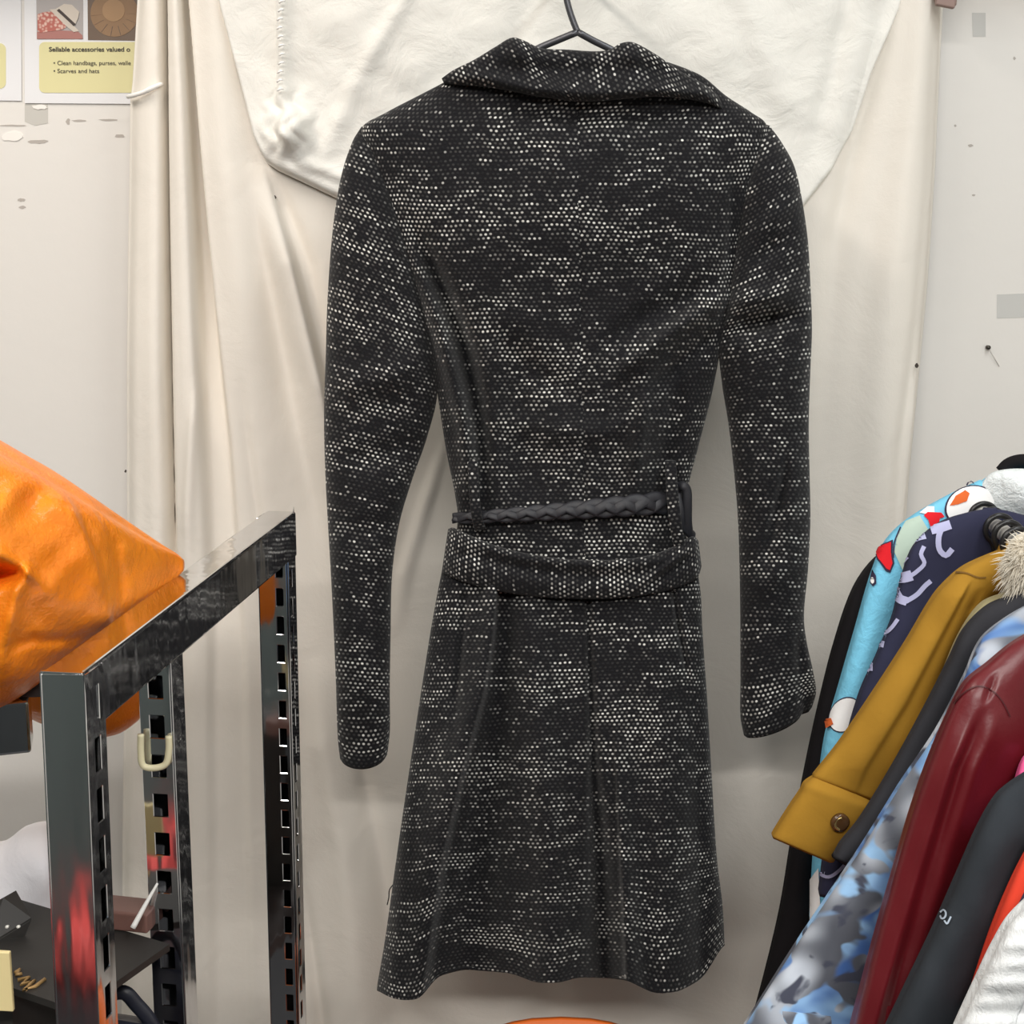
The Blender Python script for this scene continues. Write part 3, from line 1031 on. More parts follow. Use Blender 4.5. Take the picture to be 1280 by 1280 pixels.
collar_secs = [
    (552, 98, 555, 104, YCO - .020, .006, .010),
    (566, 88, 572, 106, YCO - .026, .012, .014),
    (592, 75, 602, 108, YCO - .034, .016, .018),
    (620, 58, 640, 114, YCO - .040, .018, .020),
    (640, 47, 668, 120, YCO - .042, .019, .022),
    (656, 51, 690, 123, YCO - .042, .019, .022),
    (676, 60, 712, 126, YCO - .042, .019, .022),
    (710, 62, 732, 127, YCO - .042, .019, .022),
    (742, 64, 756, 126, YCO - .042, .019, .022),
    (762, 62, 778, 124, YCO - .042, .019, .022),
    (776, 54, 800, 122, YCO - .041, .019, .022),
    (792, 53, 820, 121, YCO - .040, .018, .020),
    (820, 68, 842, 122, YCO - .038, .017, .020),
    (852, 90, 866, 125, YCO - .032, .015, .018),
    (880, 105, 888, 130, YCO - .026, .013, .015),
    (896, 118, 900, 136, YCO - .020, .009, .011),
    (902, 128, 904, 137, YCO - .018, .005, .006),
]
loft('collar', collar_secs, M['tweed_collar'], coat, nl=150, nf=50, nb=20, disp=col_disp, e=0.6, hollow=(False, False), uvrot=False)

# tweed sash belt sagging below the waist
wq = Wave(71, 8, 40, 14)


def sash_disp(px, py):
    d = 0.0012 * wq(px, py)
    d = d + gauss_x(px, py, [(560, 690, 7, -.003), (620, 702, 8, -.005), (680, 716, 8, -.006), (760, 722, 8, -.006), (820, 715, 7, -.003), (860, 700, 7, 0)])
    d = d + gauss_x(px, py, [(570, 668, 6, .002), (640, 695, 7, .005), (740, 705, 7, .005), (830, 700, 6, .003)])
    d = d + gauss_x(px, py, [(785, 745, 4, 0), (805, 727, 4, .006), (840, 703, 4, .008), (872, 678, 4, .004)])
    d = d + gauss_x(px, py, [(800, 738, 5, 0), (815, 730, 6, -.008), (850, 706, 6, -.010), (872, 690, 6, 0)])
    return d


sash_secs = [
    (560, 662, 552, 716, YCO - .012, .020, .030),
    (566, 660, 560, 720, YCO - .022, .026, .020),
    (584, 668, 580, 728, YCO - .038, .022, .020),
    (620, 682, 618, 738, YCO - .046, .018, .018),
    (660, 692, 658, 745, YCO - .050, .017, .018),
    (700, 698, 700, 748, YCO - .052, .017, .018),
    (740, 700, 742, 749, YCO - .052, .017, .018),
    (780, 699, 784, 747, YCO - .050, .017, .018),
    (820, 692, 824, 741, YCO - .046, .018, .018),
    (850, 680, 854, 732, YCO - .036, .022, .020),
    (866, 670, 872, 722, YCO - .022, .026, .022),
    (873, 676, 877, 708, YCO - .008, .016, .024),
]
loft('sash_belt', sash_secs, M['tweed_belt'], coat, nl=130, nf=44, nb=16, disp=sash_disp, e=0.45, hollow=(False, False), uvoff=(0.7, 0.1))

# braided leather strap across the waist
bw0, bw1 = 6.0, 13.0
for k in range(3):
    pts = []
    for q in np.linspace(0, 1, 140):
        x = 566 + (832 - 566) * q
        mid = 648 - 20 * q ** 1.15
        amp = bw0 + (bw1 - bw0) * q
        ph = 2 * math.pi * (q * 3.6 + k / 3.0)
        y = mid + amp * 0.62 * math.sin(ph)
        curve = 0.020 * (2 * q - 1) ** 4
        pts.append(P(x, y, YCO - 0.0585 + curve - 0.0018 * math.cos(2 * ph)))
    tube('braid_strand', pts, [0.0030, 0.0046, 0.0062], M['leather'], coat, nr=10, flat=0.38)

# belt loops, leather keeper at the right side
def strap(name, secs, mat, nl=24):
    return loft(name, secs, mat, coat, nl=nl, nf=14, nb=6, e=0.35, hollow=(False, False), uvoff=(random.random(), random.random()), uvrot=False)


strap('belt_loop', [(584, 574, 596, 574, YCO - .046, .004, .006), (585, 590, 598, 590, YCO - .052, .006, .004), (587, 625, 600, 624, YCO - .060, .006, .004), (590, 650, 603, 648, YCO - .060, .006, .004), (594, 664, 608, 661, YCO - .050, .006, .006)], M['tweed_belt'])
strap('belt_loop', [(831, 576, 845, 576, YCO - .036, .004, .008), (832, 595, 846, 594, YCO - .044, .006, .006), (834, 630, 849, 628, YCO - .052, .006, .004), (838, 662, 853, 660, YCO - .052, .006, .004), (844, 690, 858, 688, YCO - .042, .006, .006)], M['tweed_belt'])
lp = [P(846, 612, YCO - .030), P(853, 607, YCO - .036), P(858, 612, YCO - .036), P(859, 630, YCO - .036), P(859, 650, YCO - .034), P(861, 664, YCO - .030), P(866, 670, YCO - .022)]
tube('leather_keeper', lp, 0.0052, M['leather'], coat, n=40, flat=0.6)
lp = [P(848, 616, YCO - .034), P(851, 640, YCO - .040), P(853, 658, YCO - .038), P(862, 668, YCO - .028)]
tube('leather_keeper', lp, 0.0035, M['leather'], coat, n=30, flat=0.6)
tube('loose_thread', [P(493, 1104, YCO), P(487, 1112, YCO - .004), P(486, 1122, YCO - .004), P(484, 1131, YCO - .003)], 0.0007, M['lining'], coat, nr=6, n=14)

# ------------------------------------------------------------------ chrome shop rack at the left
rack = empty('slotted_rack', 'chrome slotted shop rack frame standing left of the coat', 'rack')
A1, A3 = P(50, 840, 0.93), P(322, 646, 1.37)
ax = A3 - A1
axl = np.linalg.norm(ax)
axn = ax / axl
hz = np.array([axn[0], axn[1], 0.0])
hz /= np.linalg.norm(hz)
rt = np.array([hz[1], -hz[0], 0.0])      # to the right
W = 0.0300
box('top_bar', A1 - np.array([0, 0, 0.045]) + axn * 0.002, rt * W, axn * (axl + W - 0.004), (0, 0, 0.045), M['chrome'], rack, 0.0025)


def slot_plate(o, u, v, wu, lv, slots):
    """verts and faces of a plate with rectangular slots: o corner, u across, v down"""
    us = [0.0]
    xs = sorted({0.0, wu} | {s[0] for s in slots} | {s[1] for s in slots})
    ys = sorted({0.0, lv} | {s[2] for s in slots} | {s[3] for s in slots})
    V, Fc = [], []
    for y in ys:
        for x in xs:
            V.append(o + u * x + v * y)
    nx = len(xs)
    for j in range(len(ys) - 1):
        for i in range(nx - 1):
            cx, cy = (xs[i] + xs[i + 1]) / 2, (ys[j] + ys[j + 1]) / 2
            if any(s[0] < cx < s[1] and s[2] < cy < s[3] for s in slots):
                continue
            Fc.append([j * nx + i, j * nx + i + 1, (j + 1) * nx + i + 1, (j + 1) * nx + i])
    return V, Fc


def slotted_post(name, top, wdt, dep, length, lean, front=None, side=None):
    """square tube with slot columns in its front and right faces; top = upper left front corner"""
    dn = np.array([lean[0], lean[1], -1.0])
    VV, FF = [], []

    def add(o, u, v, wu, slots):
        V, Fc = slot_plate(o, u, v, wu, length, slots)
        b = len(VV)
        VV.extend(V)
        FF.extend([[b + q for q in f] for f in Fc])

    def cols(spec):
        if not spec:
            return []
        c, w_, h_, pitch, y0 = spec
        return [(c - w_ / 2, c + w_ / 2, y0 + k * pitch, y0 + k * pitch + h_) for k in range(int((length - y0) / pitch) - 1)]
    add(top, rt, dn, wdt, cols(front))
    add(top + rt * wdt, hz, dn, dep, cols(side))
    add(top + hz * dep, rt, dn, wdt, [])
    add(top, hz, dn, dep, [])
    o = link(name, VV, FF, M['chrome'], rack, smooth=False)
    bm = bmesh.new()
    bm.from_mesh(o.data)
    bmesh.ops.remove_doubles(bm, verts=bm.verts, dist=1e-5)
    bm.to_mesh(o.data)
    bm.free()
    m = o.modifiers.new('wall', 'SOLIDIFY')
    m.thickness = 0.0016
    m.offset = -1
    m = o.modifiers.new('bevel', 'BEVEL')
    m.width = 0.0006
    m.segments = 1
    return o


Z1, Z3 = A1[2] - 0.001, A3[2] - 0.001
slotted_post('upright', A1 + np.array([0, 0, -0.001]), W, W, A1[2] - 0.002, (-0.012, 0), None, (0.016, 0.009, 0.024, 0.0365, 0.012))
box('end_cap', A1 + np.array([0, 0, -0.001]), rt * W, hz * 0.004, (0, 0, 0.0016), M['chrome'], rack, 0.0005)
A2 = P(172, 822, 1.12)
slotted_post('upright', A2, 0.0270, 0.024, A2[2] - 0.002, (0.0, 0), (0.0145, 0.012, 0.019, 0.0335, 0.014), None)
slotted_post('upright', A3 + np.array([0, 0, -0.001]), W - .002, W - .006, A3[2] - 0.002, (-0.004, 0), (0.0205, 0.007, 0.0175, 0.0285, 0.012), (0.009, 0.006, 0.0175, 0.0285, 0.024))
# cream plastic clip round a slot
M['cream'] = plain('cream_plastic', srgb(238, 230, 192), 0.5)
YK = 1.112
tube('plastic_clip', [P(x, y, YK) for x, y in ((176, 918), (176, 940), (179, 957), (193, 960), (207, 955), (211, 938), (211, 920))], 0.0028, M['cream'], rack, n=40)
# arm and shelf reaching left from the front upright
M['shelf'] = plain('dark_shelf_board', srgb(52, 44, 42), 0.5)
arm0 = P(-150, 962, 0.985)
arm1 = P(40, 958, 1.02)
dv = arm1 - arm0
box('shelf_arm', arm0, (dv[0], dv[1], 0), (-0.008, 0.03, 0), (0, 0, 0.040), M['chrome'], rack, 0.002)
sz = arm0[2] + 0.040
box('shelf_board', (-0.72, 0.98, sz), (0.375, 0.05, 0), (0, 0.17, 0), (0, 0, 0.012), M['shelf'], rack, 0.001)
SHZ = 0.80
box('shelf_board', (-0.78, 0.975, SHZ - 0.018), (0.48, 0.0, 0), (0, 0.30, 0), (0, 0, 0.018), M['shelf'], rack, 0.001)

# ------------------------------------------------------------------ orange bag on the rack
t = NT('orange_polythene')
ob = t.obj()
weave = t.n('ShaderNodeTexVoronoi')
weave.inputs['Scale'].default_value = 420
t.l(ob, weave.inputs['Vector'])
t.set(t.mix(t.noise(ob, 7.0, 4.0), srgb(244, 120, 14), srgb(253, 156, 40)), 0.34)
t.bsdf.inputs['Transmission Weight'].default_value = 0.0
t.bsdf.inputs['Subsurface Weight'].default_value = 0.15
t.bsdf.inputs['Subsurface Radius'].default_value = (0.03, 0.012, 0.004)
t.bump(t.math('ADD', t.noise(ob, 26.0, 5.0, 0.62, 0.0), t.math('MULTIPLY', weave.outputs['Distance'], 0.03)), 0.5, 0.009)
M['orange'] = t.m
wo1, wo2 = Wave(81, 9, 40, 40), Wave(82, 12, 15, 15)


def bag_disp(px, py):
    d = 0.006 * wo1(px, py) + 0.0025 * wo2(px, py)
    d = d + gauss_y(px, py, [(600, 70, 10, 0), (640, 92, 10, .014), (700, 118, 10, .016), (770, 136, 8, .010), (800, 140, 8, 0)], 'ledge')
    d = d + gauss_y(px, py, [(630, 120, 8, 0), (680, 145, 8, -.008), (740, 152, 8, -.008), (780, 150, 8, 0)])
    d = d + gauss_x(px, py, [(-60, 730, 14, -.03), (0, 716, 12, -.035), (26, 714, 10, -.015), (34, 716, 8, 0)])
    d = d + gauss_x(px, py, [(-60, 690, 10, .012), (0, 694, 9, .014), (36, 716, 8, .010), (60, 735, 8, 0)])
    d = d + gauss_y(px, py, [(700, 40, 9, 0), (740, 22, 10, .012), (800, 8, 10, .012), (860, -6, 10, 0)])
    d = d + gauss_x(px, py, [(0, 815, 8, 0), (40, 800, 8, -.007), (90, 800, 8, -.005), (120, 790, 8, 0)])
    return d


bag = empty('orange_bag', 'crumpled orange plastic bag slumped over the chrome rack', 'bag')
bag_secs = [
    (-170, 500, -170, 905, 1.02, .05, .06),
    (-110, 512, -110, 906, 1.02, .075, .10),
    (-50, 538, -50, 900, 1.02, .085, .12),
    (0, 567, 2, 884, 1.025, .080, .12),
    (40, 589, 44, 858, 1.035, .068, .11),
    (80, 612, 84, 824, 1.05, .055, .09),
    (120, 636, 124, 797, 1.075, .045, .07),
    (160, 660, 164, 768, 1.11, .036, .05),
    (196, 681, 198, 742, 1.14, .024, .03),
    (220, 693, 220, 723, 1.16, .010, .012),
    (229, 700, 229, 714, 1.165, .004, .005),
]
loft('bag_body', bag_secs, M['orange'], bag, nl=150, nf=110, nb=30, disp=bag_disp, e=0.7, hollow=(False, False))
low_secs = [
    (20, 790, 20, 890, 1.19, .03, .05),
    (60, 790, 60, 908, 1.20, .04, .05),
    (110, 790, 112, 922, 1.20, .04, .05),
    (140, 795, 146, 918, 1.20, .035, .05),
    (166, 805, 170, 903, 1.20, .025, .03),
    (184, 820, 186, 885, 1.20, .008, .01),
]
loft('bag_underside', low_secs, M['orange'], bag, nl=60, nf=50, nb=20, disp=lambda x, y: 0.5 * bag_disp(x, y), e=0.7, hollow=(False, False))

# ------------------------------------------------------------------ clutter on the lower shelf
M['black_card'] = plain('black_card', srgb(44, 42, 40), 0.6, bump=(500, 0.1, 0.001))
M['gold'] = plain('gold_foil', srgb(176, 142, 92), 0.4, 0.3)
bx = empty('black_box', 'black card box with gold lettering behind the front upright', 'box')
ZB = 0.995
qa, qb, qc, qd = PZ(10, 1120, ZB), PZ(212, 1180, ZB), PZ(96, 1262, ZB), PZ(-110, 1215, ZB)
qd = qa + (qc - qb)
dnv = np.array([0, 0, -(ZB - SHZ)])
link('lid', [qa, qb, qc, qd, qa + dnv * 0.03, qb + dnv * 0.03, qc + dnv * 0.03, qd + dnv * 0.03],
     [[0, 1, 2, 3], [4, 5, 6, 7], [0, 1, 5, 4], [1, 2, 6, 5], [2, 3, 7, 6], [3, 0, 4, 7]], M['black_card'], bx, smooth=False)
cen = (qa + qb + qc + qd) / 4
inn = [cen + (q - cen) * 0.97 for q in (qa, qb, qc, qd)]
inn[1] = inn[0] + (inn[1] - inn[0]) * 0.62
inn[2] = inn[3] + (inn[2] - inn[3]) * 0.62
link('carton', [q + dnv * 0.03 for q in inn] + [q + dnv for q in inn],
     [[0, 1, 2, 3], [4, 5, 6, 7], [0, 1, 5, 4], [1, 2, 6, 5], [2, 3, 7, 6], [3, 0, 4, 7]], M['black_card'], bx, smooth=False)
for pl in ([(19, 1216), (24, 1212), (21, 1219), (27, 1217)], [(22, 1225), (36, 1222), (27, 1231), (43, 1226), (30, 1238), (44, 1233), (56, 1224)]):
    tube('gold_letter', [PZ(x, y, ZB + 0.001) for x, y in pl], 0.0016, M['gold'], bx, nr=6)
flap = [PZ(-20, 1135, ZB + .012), PZ(4, 1122, ZB + .03), P(20, 1113, 1.13), P(39, 1147, 1.11), PZ(30, 1170, ZB), PZ(-14, 1180, ZB)]
link('lifted_flap', flap + [q + np.array([0, 0, -0.002]) for q in flap],
     [[0, 1, 2, 3, 4, 5], [6, 7, 8, 9, 10, 11]] + [[k, (k + 1) % 6, 6 + (k + 1) % 6, 6 + k] for k in range(6)], M['black_card'], bx, smooth=False)
M['rivet'] = plain('white_rivet', srgb(240, 238, 230), 0.3)
for x in (10, 24):
    c = P(x, 1158, 1.075)
    tube('rivet', [c, c + np.array([0, -0.003, 0.001])], 0.0013, M['rivet'], bx, nr=8)

M['cream_card'] = plain('cream_card', srgb(240, 222, 166), 0.5)
cc = empty('cream_card', 'cream card standing against the black box at the frame edge', 'card')
ca, cb = P(-40, 1188, 0.985), P(17, 1191, 0.985)
box('card', P(-40, 1262, 0.985), cb - ca, (0, 0.004, 0), (0, 0, ca[2] - P(-40, 1262, .985)[2]), M['cream_card'], cc, 0.0008)

cm = cloth('white_linen', srgb(236, 234, 238), wr=18, wstr=0.3)
wl = Wave(91, 9, 30, 30)
heap = loft('white_cloth_heap', [(-120, 1085, -120, 1260, 1.24, .05, .05), (-50, 1062, -50, 1260, 1.24, .07, .06), (0, 1056, 0, 1260, 1.24, .07, .06), (30, 1036, 34, 1260, 1.24, .065, .06), (60, 1034, 60, 1255, 1.24, .06, .05), (84, 1090, 84, 1250, 1.24, .04, .04), (100, 1160, 100, 1240, 1.24, .02, .02)],
            cm, None, nl=60, nf=60, nb=20, disp=lambda x, y: .007 * wl(x, y), hollow=(False, False))
tag(heap, 'crumpled white cloth heaped behind the black box', 'cloth')
M['brown'] = plain('brown_board', srgb(122, 88, 80), 0.5)
b0, b1 = PZ(96, 1158, ZB + .001), PZ(184, 1168, ZB + .001)
bd = b1 - b0
bb = box('brown_carton', b0, bd, np.array([-bd[1], bd[0], 0]) / np.linalg.norm(bd) * .03, (0, 0, .017), M['brown'], None, 0.002)
tag(bb, 'small reddish brown carton on the back edge of the black box', 'box')
st = tube('white_stick', [P(166, 1160, 1.10), P(180, 1134, 1.107), P(197, 1104, 1.115)], [0.0024, 0.0018, 0.0010], M['cord'], None, n=14)
tag(st, 'thin white stick leaning on the slotted upright', 'stick')
M['navy'] = plain('navy_vinyl', srgb(34, 36, 48), 0.4)
nv = empty('navy_bag', 'dark navy bag with curved handle under the black box tip', 'bag')
tube('handle', [P(120, 1262, 1.07), P(140, 1243, 1.07), P(156, 1241, 1.07), P(170, 1255, 1.07), P(186, 1274, 1.07), P(198, 1300, 1.07)], 0.006, M['navy'], nv, n=40, flat=0.5)
loft('bag_body', [(118, 1270, 205, 1285, 1.07, .010, .010), (112, 1300, 212, 1305, 1.07, .022, .022), (108, 1350, 216, 1350, 1.07, .028, .028)], M['navy'], nv, nl=24, nf=24, nb=14, hollow=(False, False))

# red bag added out of view on the floor for its reflection in the front upright
M['red'] = plain('coral_plastic', srgb(240, 96, 92), 0.4, bump=(30, 0.3, 0.01))
wr_ = Wave(95, 8, 0.05, 0.05)
rb = empty('red_reflection_bag', 'unseen coral red bag added for its reflection in the front chrome upright', 'bag')

# ------------------------------------------------------------------ garments on the rail at the right
RA, RB = np.array([0.462, 1.395, 1.296]), np.array([0.372, 0.50, 1.300])
M['white_metal'] = plain('white_rail_paint', srgb(232, 230, 224), 0.35)
grail = empty('garment_rail', 'white garment rail carrying the crowded clothes at the right', 'rail')
tube('rail_bar', [RA, RB], 0.0075, M['white_metal'], grail, nr=20)
for e_ in (RA, RB):
    tube('rail_post', [e_ + np.array([0, 0, 0.01]), np.array([e_[0], e_[1], 0.0])], 0.010, M['white_metal'], grail, nr=16)
    tube('rail_foot', [np.array([e_[0] - .25, e_[1], 0.012]), np.array([e_[0] + .25, e_[1], 0.012])], 0.011, M['white_metal'], grail, nr=12)


def on_rail(Y):
    q = (Y - RA[1]) / (RB[1] - RA[1])
    return RA + (RB - RA) * q


def hanger(Y, tocenter, width, label, gname='hangers on the garment rail', cube=False, drop=0.060):
    """black plastic hanger in a plane across the rail; its hook goes round the rail"""
    c = on_rail(Y)
    h = empty('clothes_hanger', label, 'hanger', gname)
    pts = []
    R = 0.0130
    for a in np.linspace(math.radians(-55), math.radians(205), 22):
        pts.append(c + np.array([R * math.cos(a) * -1, 0, R * math.sin(a)]))
    last = pts[0]
    neck = c + np.array([0.0, 0, -drop])
    pts = [neck, neck + np.array([0.0, 0, 0.018]), c + np.array([-.004, 0, -0.018])] + pts
    tube('hook', pts, 0.0027, M['black_plastic'], h, n=70)
    cc_ = neck
    for s_ in (-1, 1):
        tube('arm', [cc_, cc_ + np.array([s_ * width * 0.3, 0, -0.012]), cc_ + np.array([s_ * width * 0.7, 0, -0.034]), cc_ + np.array([s_ * width, 0, -0.060])], 0.004, M['black_plastic'], h, n=24)
    if cube:
        box('size_marker', c + np.array([-0.020, -0.008, -0.042]), (0.018, 0, 0), (0, 0.008, 0), (0, 0, 0.013), M['marker'], h, 0.001)
    return neck


M['marker'] = plain('pale_size_marker', srgb(190, 214, 220), 0.3)


def garment(name, label, cat, mat, Y, sleeve, neck, hem_py, body_left, disp=None, nl=90, nf=50, e=0.7, group='clothes on the garment rail', smat=None, mirror=True, th=.03, extra=None, body_th=.02, body_top=None):
    """jacket or top on a hanger: body, both sleeves; sleeve = sections in the photograph, the far one mirrored about the neck"""
    g = empty(name, label, cat, group)
    nx, ny = neck
    s0 = sleeve[0]
    right = lambda x: 2 * nx - x
    b = body_left
    top = body_top or [(nx - 14, ny, nx + 14, ny)]
    secs = [(x0, y0, x1, y1, Y + .024, body_th * .6, body_th * .6) for x0, y0, x1, y1 in top]
    for x, y in b:
        secs.append((x, y, right(x), y, Y + .024, body_th, body_th))
    xe = b[-1][0]
    secs.append((xe, hem_py, right(xe), hem_py, Y + .024, body_th, body_th))
    loft('body', secs, mat, g, nl=60, nf=50, nb=20, e=0.5, hollow=(False, True))
    sl = loft('sleeve', sleeve, smat or mat, g, nl=nl, nf=nf, nb=18, disp=disp, e=e, hollow=(False, True))
    if mirror:
        m2 = sl.data.copy()
        cx = P(nx, ny, Y)[0]
        co = np.zeros(len(m2.vertices) * 3)
        m2.vertices.foreach_get('co', co)
        co = co.reshape(-1, 3)
        co[:, 0] = 2 * cx - co[:, 0]
        m2.vertices.foreach_set('co', co.ravel())
        m2.flip_normals()
        o2 = bpy.data.objects.new('sleeve', m2)
        COL.objects.link(o2)
        o2.parent = g
    return g


def SEC(rows, Y, tf, tb=None, Yend=None):
    n = len(rows)
    out = []
    for k, (a, b) in enumerate(rows):
        y = Y if Yend is None else Y + (Yend - Y) * k / (n - 1)
        f_ = tf if np.isscalar(tf) else np.interp(k / (n - 1), np.linspace(0, 1, len(tf)), tf)
        out.append((a[0], a[1], b[0], b[1], y, f_, (f_ if tb is None else tb)))
    return out


# materials of the garments
M['g_black'] = cloth('black_jersey', srgb(26, 24, 26), wr=20, wstr=0.1)
M['g_dark'] = cloth('charcoal_cloth', srgb(52, 52, 56), wr=20, wstr=0.1)
M['g_mustard'] = cloth('mustard_cotton', srgb(166, 124, 44), wr=22, wstr=0.12, var=0.04)
M['g_olive'] = cloth('pale_olive_cotton', srgb(166, 158, 122), wr=22, wstr=0.12)
M['g_charcoal'] = cloth('charcoal_softshell', srgb(48, 52, 57), wr=22, wstr=0.12)
M['g_red'] = cloth('red_orange_cloth', srgb(214, 66, 46), wr=22, wstr=0.12)
M['g_navy'] = cloth('navy_cloth', srgb(58, 56, 76), wr=22, wstr=0.12)
M['g_pink'] = cloth('pink_cloth', srgb(226, 96, 150), wr=22, wstr=0.12)
M['g_white'] = cloth('white_padded_cloth', srgb(220, 223, 224), wr=40, wstr=0.5)
M['g_burg'] = plain('burgundy_leather', srgb(98, 19, 27), 0.38, bump=(160, 0.12, 0.002))
# blue fleece
M['g_blue'] = cloth('light_blue_fleece', srgb(128, 206, 238), wr=60, wstr=0.3)
t = NT('navy_squiggle_print')
uv = t.uv()
t.set(t.mix(t.noise(uv, 40.0, 3.0), srgb(34, 36, 60), srgb(44, 46, 74)), 0.9)
M['g_squig'] = t.m
# blue and grey photographic print of roses and skulls-like blots
t = NT('blue_grey_floral_print')
uv = t.uv()
nA = t.noise(uv, 22.0, 2.0, 0.5, 0.6)
vo = t.n('ShaderNodeTexVoronoi', feature='SMOOTH_F1')
vo.inputs['Scale'].default_value = 34.0
t.l(uv, vo.inputs['Vector'])
vd = vo.outputs['Distance']
c1 = t.mix(t.smooth(nA, 0.36, 0.62), srgb(66, 104, 168), srgb(150, 192, 232))
c2 = t.mix(t.smooth(vd, 0.12, 0.55), srgb(192, 200, 212), srgb(84, 88, 98))
nB = t.noise(uv, 17.0, 2.0, 0.5, 0.8)
c3 = t.mix(t.smooth(nB, 0.47, 0.51), c1, c2)
nC = t.noise(uv, 40.0, 2.5, 0.6, 0.5)
c4 = t.mix(t.smooth(nC, 0.56, 0.66), c3, srgb(64, 68, 84))
t.set(c4, 0.85)
M['g_print'] = t.m

wg1, wg2 = Wave(101, 8, 40, 60), Wave(102, 10, 18, 24)


def soft(k=1.0, dx=0):
    return lambda x, y: k * (.0030 * wg1(x + dx, y) + .0012 * wg2(x + dx, y))


# rearmost black top
g = garment('black_jacket', 'plain black jacket hanging rearmost on the rail, its sleeve beside the tweed cuff', 'jacket', M['g_black'], 1.45,
            SEC([((1158, 662), (1218, 690)), ((1118, 682), (1180, 708)), ((1090, 702), (1152, 725)), ((1066, 738), (1128, 752)), ((1043, 805), (1104, 815)), ((1024, 880), (1082, 890)), ((1007, 960), (1054, 966)), ((990, 1050), (1030, 1055)), ((975, 1140), (1020, 1143)), ((952, 1235), (1008, 1238)), ((928, 1320), (996, 1324))], 1.45, (.02, .03, .03, .03), Yend=1.44),
            (1276, 572), 1420, [(1222, 622), (1160, 668), (1146, 720), (1140, 900)], soft(), th=.03,
            body_top=[(1256, 580, 1296, 580)])
tube('collar', [P(x, y, 1.44) for x, y in ((1252, 590), (1262, 580), (1280, 576), (1300, 578), (1312, 588))], 0.007, M['g_black'], g, n=24)

# light blue fleece with cartoon prints
fle = garment('printed_fleece', 'light blue fleece printed with snow figures and red scarves', 'fleece', M['g_blue'], 1.412,
              SEC([((1226, 600), (1262, 650)), ((1180, 622), (1222, 684)), ((1132, 651), (1186, 716)), ((1106, 678), (1164, 738)), ((1089, 718), (1146, 770)), ((1070, 785), (1122, 812)), ((1050, 855), (1102, 872)), ((1031, 925), (1084, 938)), ((1022, 1000), (1064, 1010)), ((1017, 1075), (1048, 1082)), ((1013, 1150), (1042, 1154))], 1.412, (.018, .026, .028, .026), Yend=1.395),
              (1290, 592), 1400, [(1232, 598), (1185, 640), (1170, 760), (1165, 900)], soft(), body_top=[(1250, 588, 1330, 588)])


def inside(poly, x, y):
    c = False
    n = len(poly)
    for i in range(n):
        x1, y1 = poly[i]
        x2, y2 = poly[i - 1]
        if (y1 > y) != (y2 > y) and x < (x2 - x1) * (y - y1) / (y2 - y1) + x1:
            c = not c
    return c


def patch(name, poly, target, mat, parent, lift=0.0008, step=3.0):
    """a printed or sewn-on patch lying on the surface of a garment, following its curvature"""
    n = len(poly)
    bm = bmesh.new()
    outline = []
    for i in range(n):
        a, b = np.array(poly[i], float), np.array(poly[(i + 1) % n], float)
        k = max(1, int(np.linalg.norm(b - a) / step))
        for q in range(k):
            outline.append(a + (b - a) * q / k)
    vs = [bm.verts.new((p[0], p[1], 0)) for p in outline]
    bm.faces.new(vs)
    bmesh.ops.triangulate(bm, faces=bm.faces)
    xs = [p[0] for p in outline]
    ys = [p[1] for p in outline]
    # cut on a grid so that the patch can bend
    for ax_, lo, hi in ((0, min(xs), max(xs)), (1, min(ys), max(ys))):
        q = lo + step
        while q < hi:
            no = (1, 0, 0) if ax_ == 0 else (0, 1, 0)
            co = (q, 0, 0) if ax_ == 0 else (0, q, 0)
            bmesh.ops.bisect_plane(bm, geom=bm.verts[:] + bm.edges[:] + bm.faces[:], plane_co=co, plane_no=no)
            q += step * 1.6
    bad, good = [], []
    for v in bm.verts:
        d = ray(v.co.x, v.co.y)
        d = Vector(d / np.linalg.norm(d))
        ok, loc, nrm, _ = target.ray_cast(Vector((0, 0, H)), d)
        if ok:
            if nrm.dot(d) > 0:
                nrm = -nrm
            v.co = loc + nrm * lift
            good.append(loc.y)
        else:
            bad.append(v)
    for v in bad:             # past the outline: lay it on the nearest cloth
        q = Vector(P(v.co.x, v.co.y, sum(good) / len(good)))
        _, loc, nrm, _ = target.closest_point_on_mesh(q)
        v.co = loc + (q - loc).normalized() * lift
    me = bpy.data.meshes.new(name)
    bm.to_mesh(me)
    bm.free()
    me.materials.append(mat)
    me.polygons.foreach_set('use_smooth', [True] * len(me.polygons))
    o = bpy.data.objects.new(name, me)
    COL.objects.link(o)
    o.parent = parent
    return o


def child(g, name):
    return [c for c in g.children if c.name.split('.')[0] == name][0]


def stripe(pts, w):
    """outline of a drawn line of some width"""
    p = spline([tuple(q) + (0, 0) for q in pts], 14)[:, :2]
    t_ = np.gradient(p, axis=0)
    t_ /= np.linalg.norm(t_, axis=1)[:, None] + 1e-9
    nn = np.stack([-t_[:, 1], t_[:, 0]], 1) * w / 2
    return [tuple(q) for q in np.concatenate([p + nn, (p - nn)[::-1]])]


bpy.context.view_layer.update()
M['p_white'] = plain('print_white', srgb(246, 246, 246), 0.9)
M['p_red'] = plain('print_red', srgb(226, 22, 36), 0.9)
M['p_orange'] = plain('print_orange', srgb(222, 104, 44), 0.9)
M['p_line'] = plain('print_outline', srgb(52, 44, 70), 0.9)
M['p_mint'] = plain('print_mint', srgb(190, 210, 196), 0.9)
M['fuzz'] = cloth('white_plush', srgb(240, 246, 247), wr=120, wstr=0.6)
fs = child(fle, 'sleeve')
fb = child(fle, 'body')
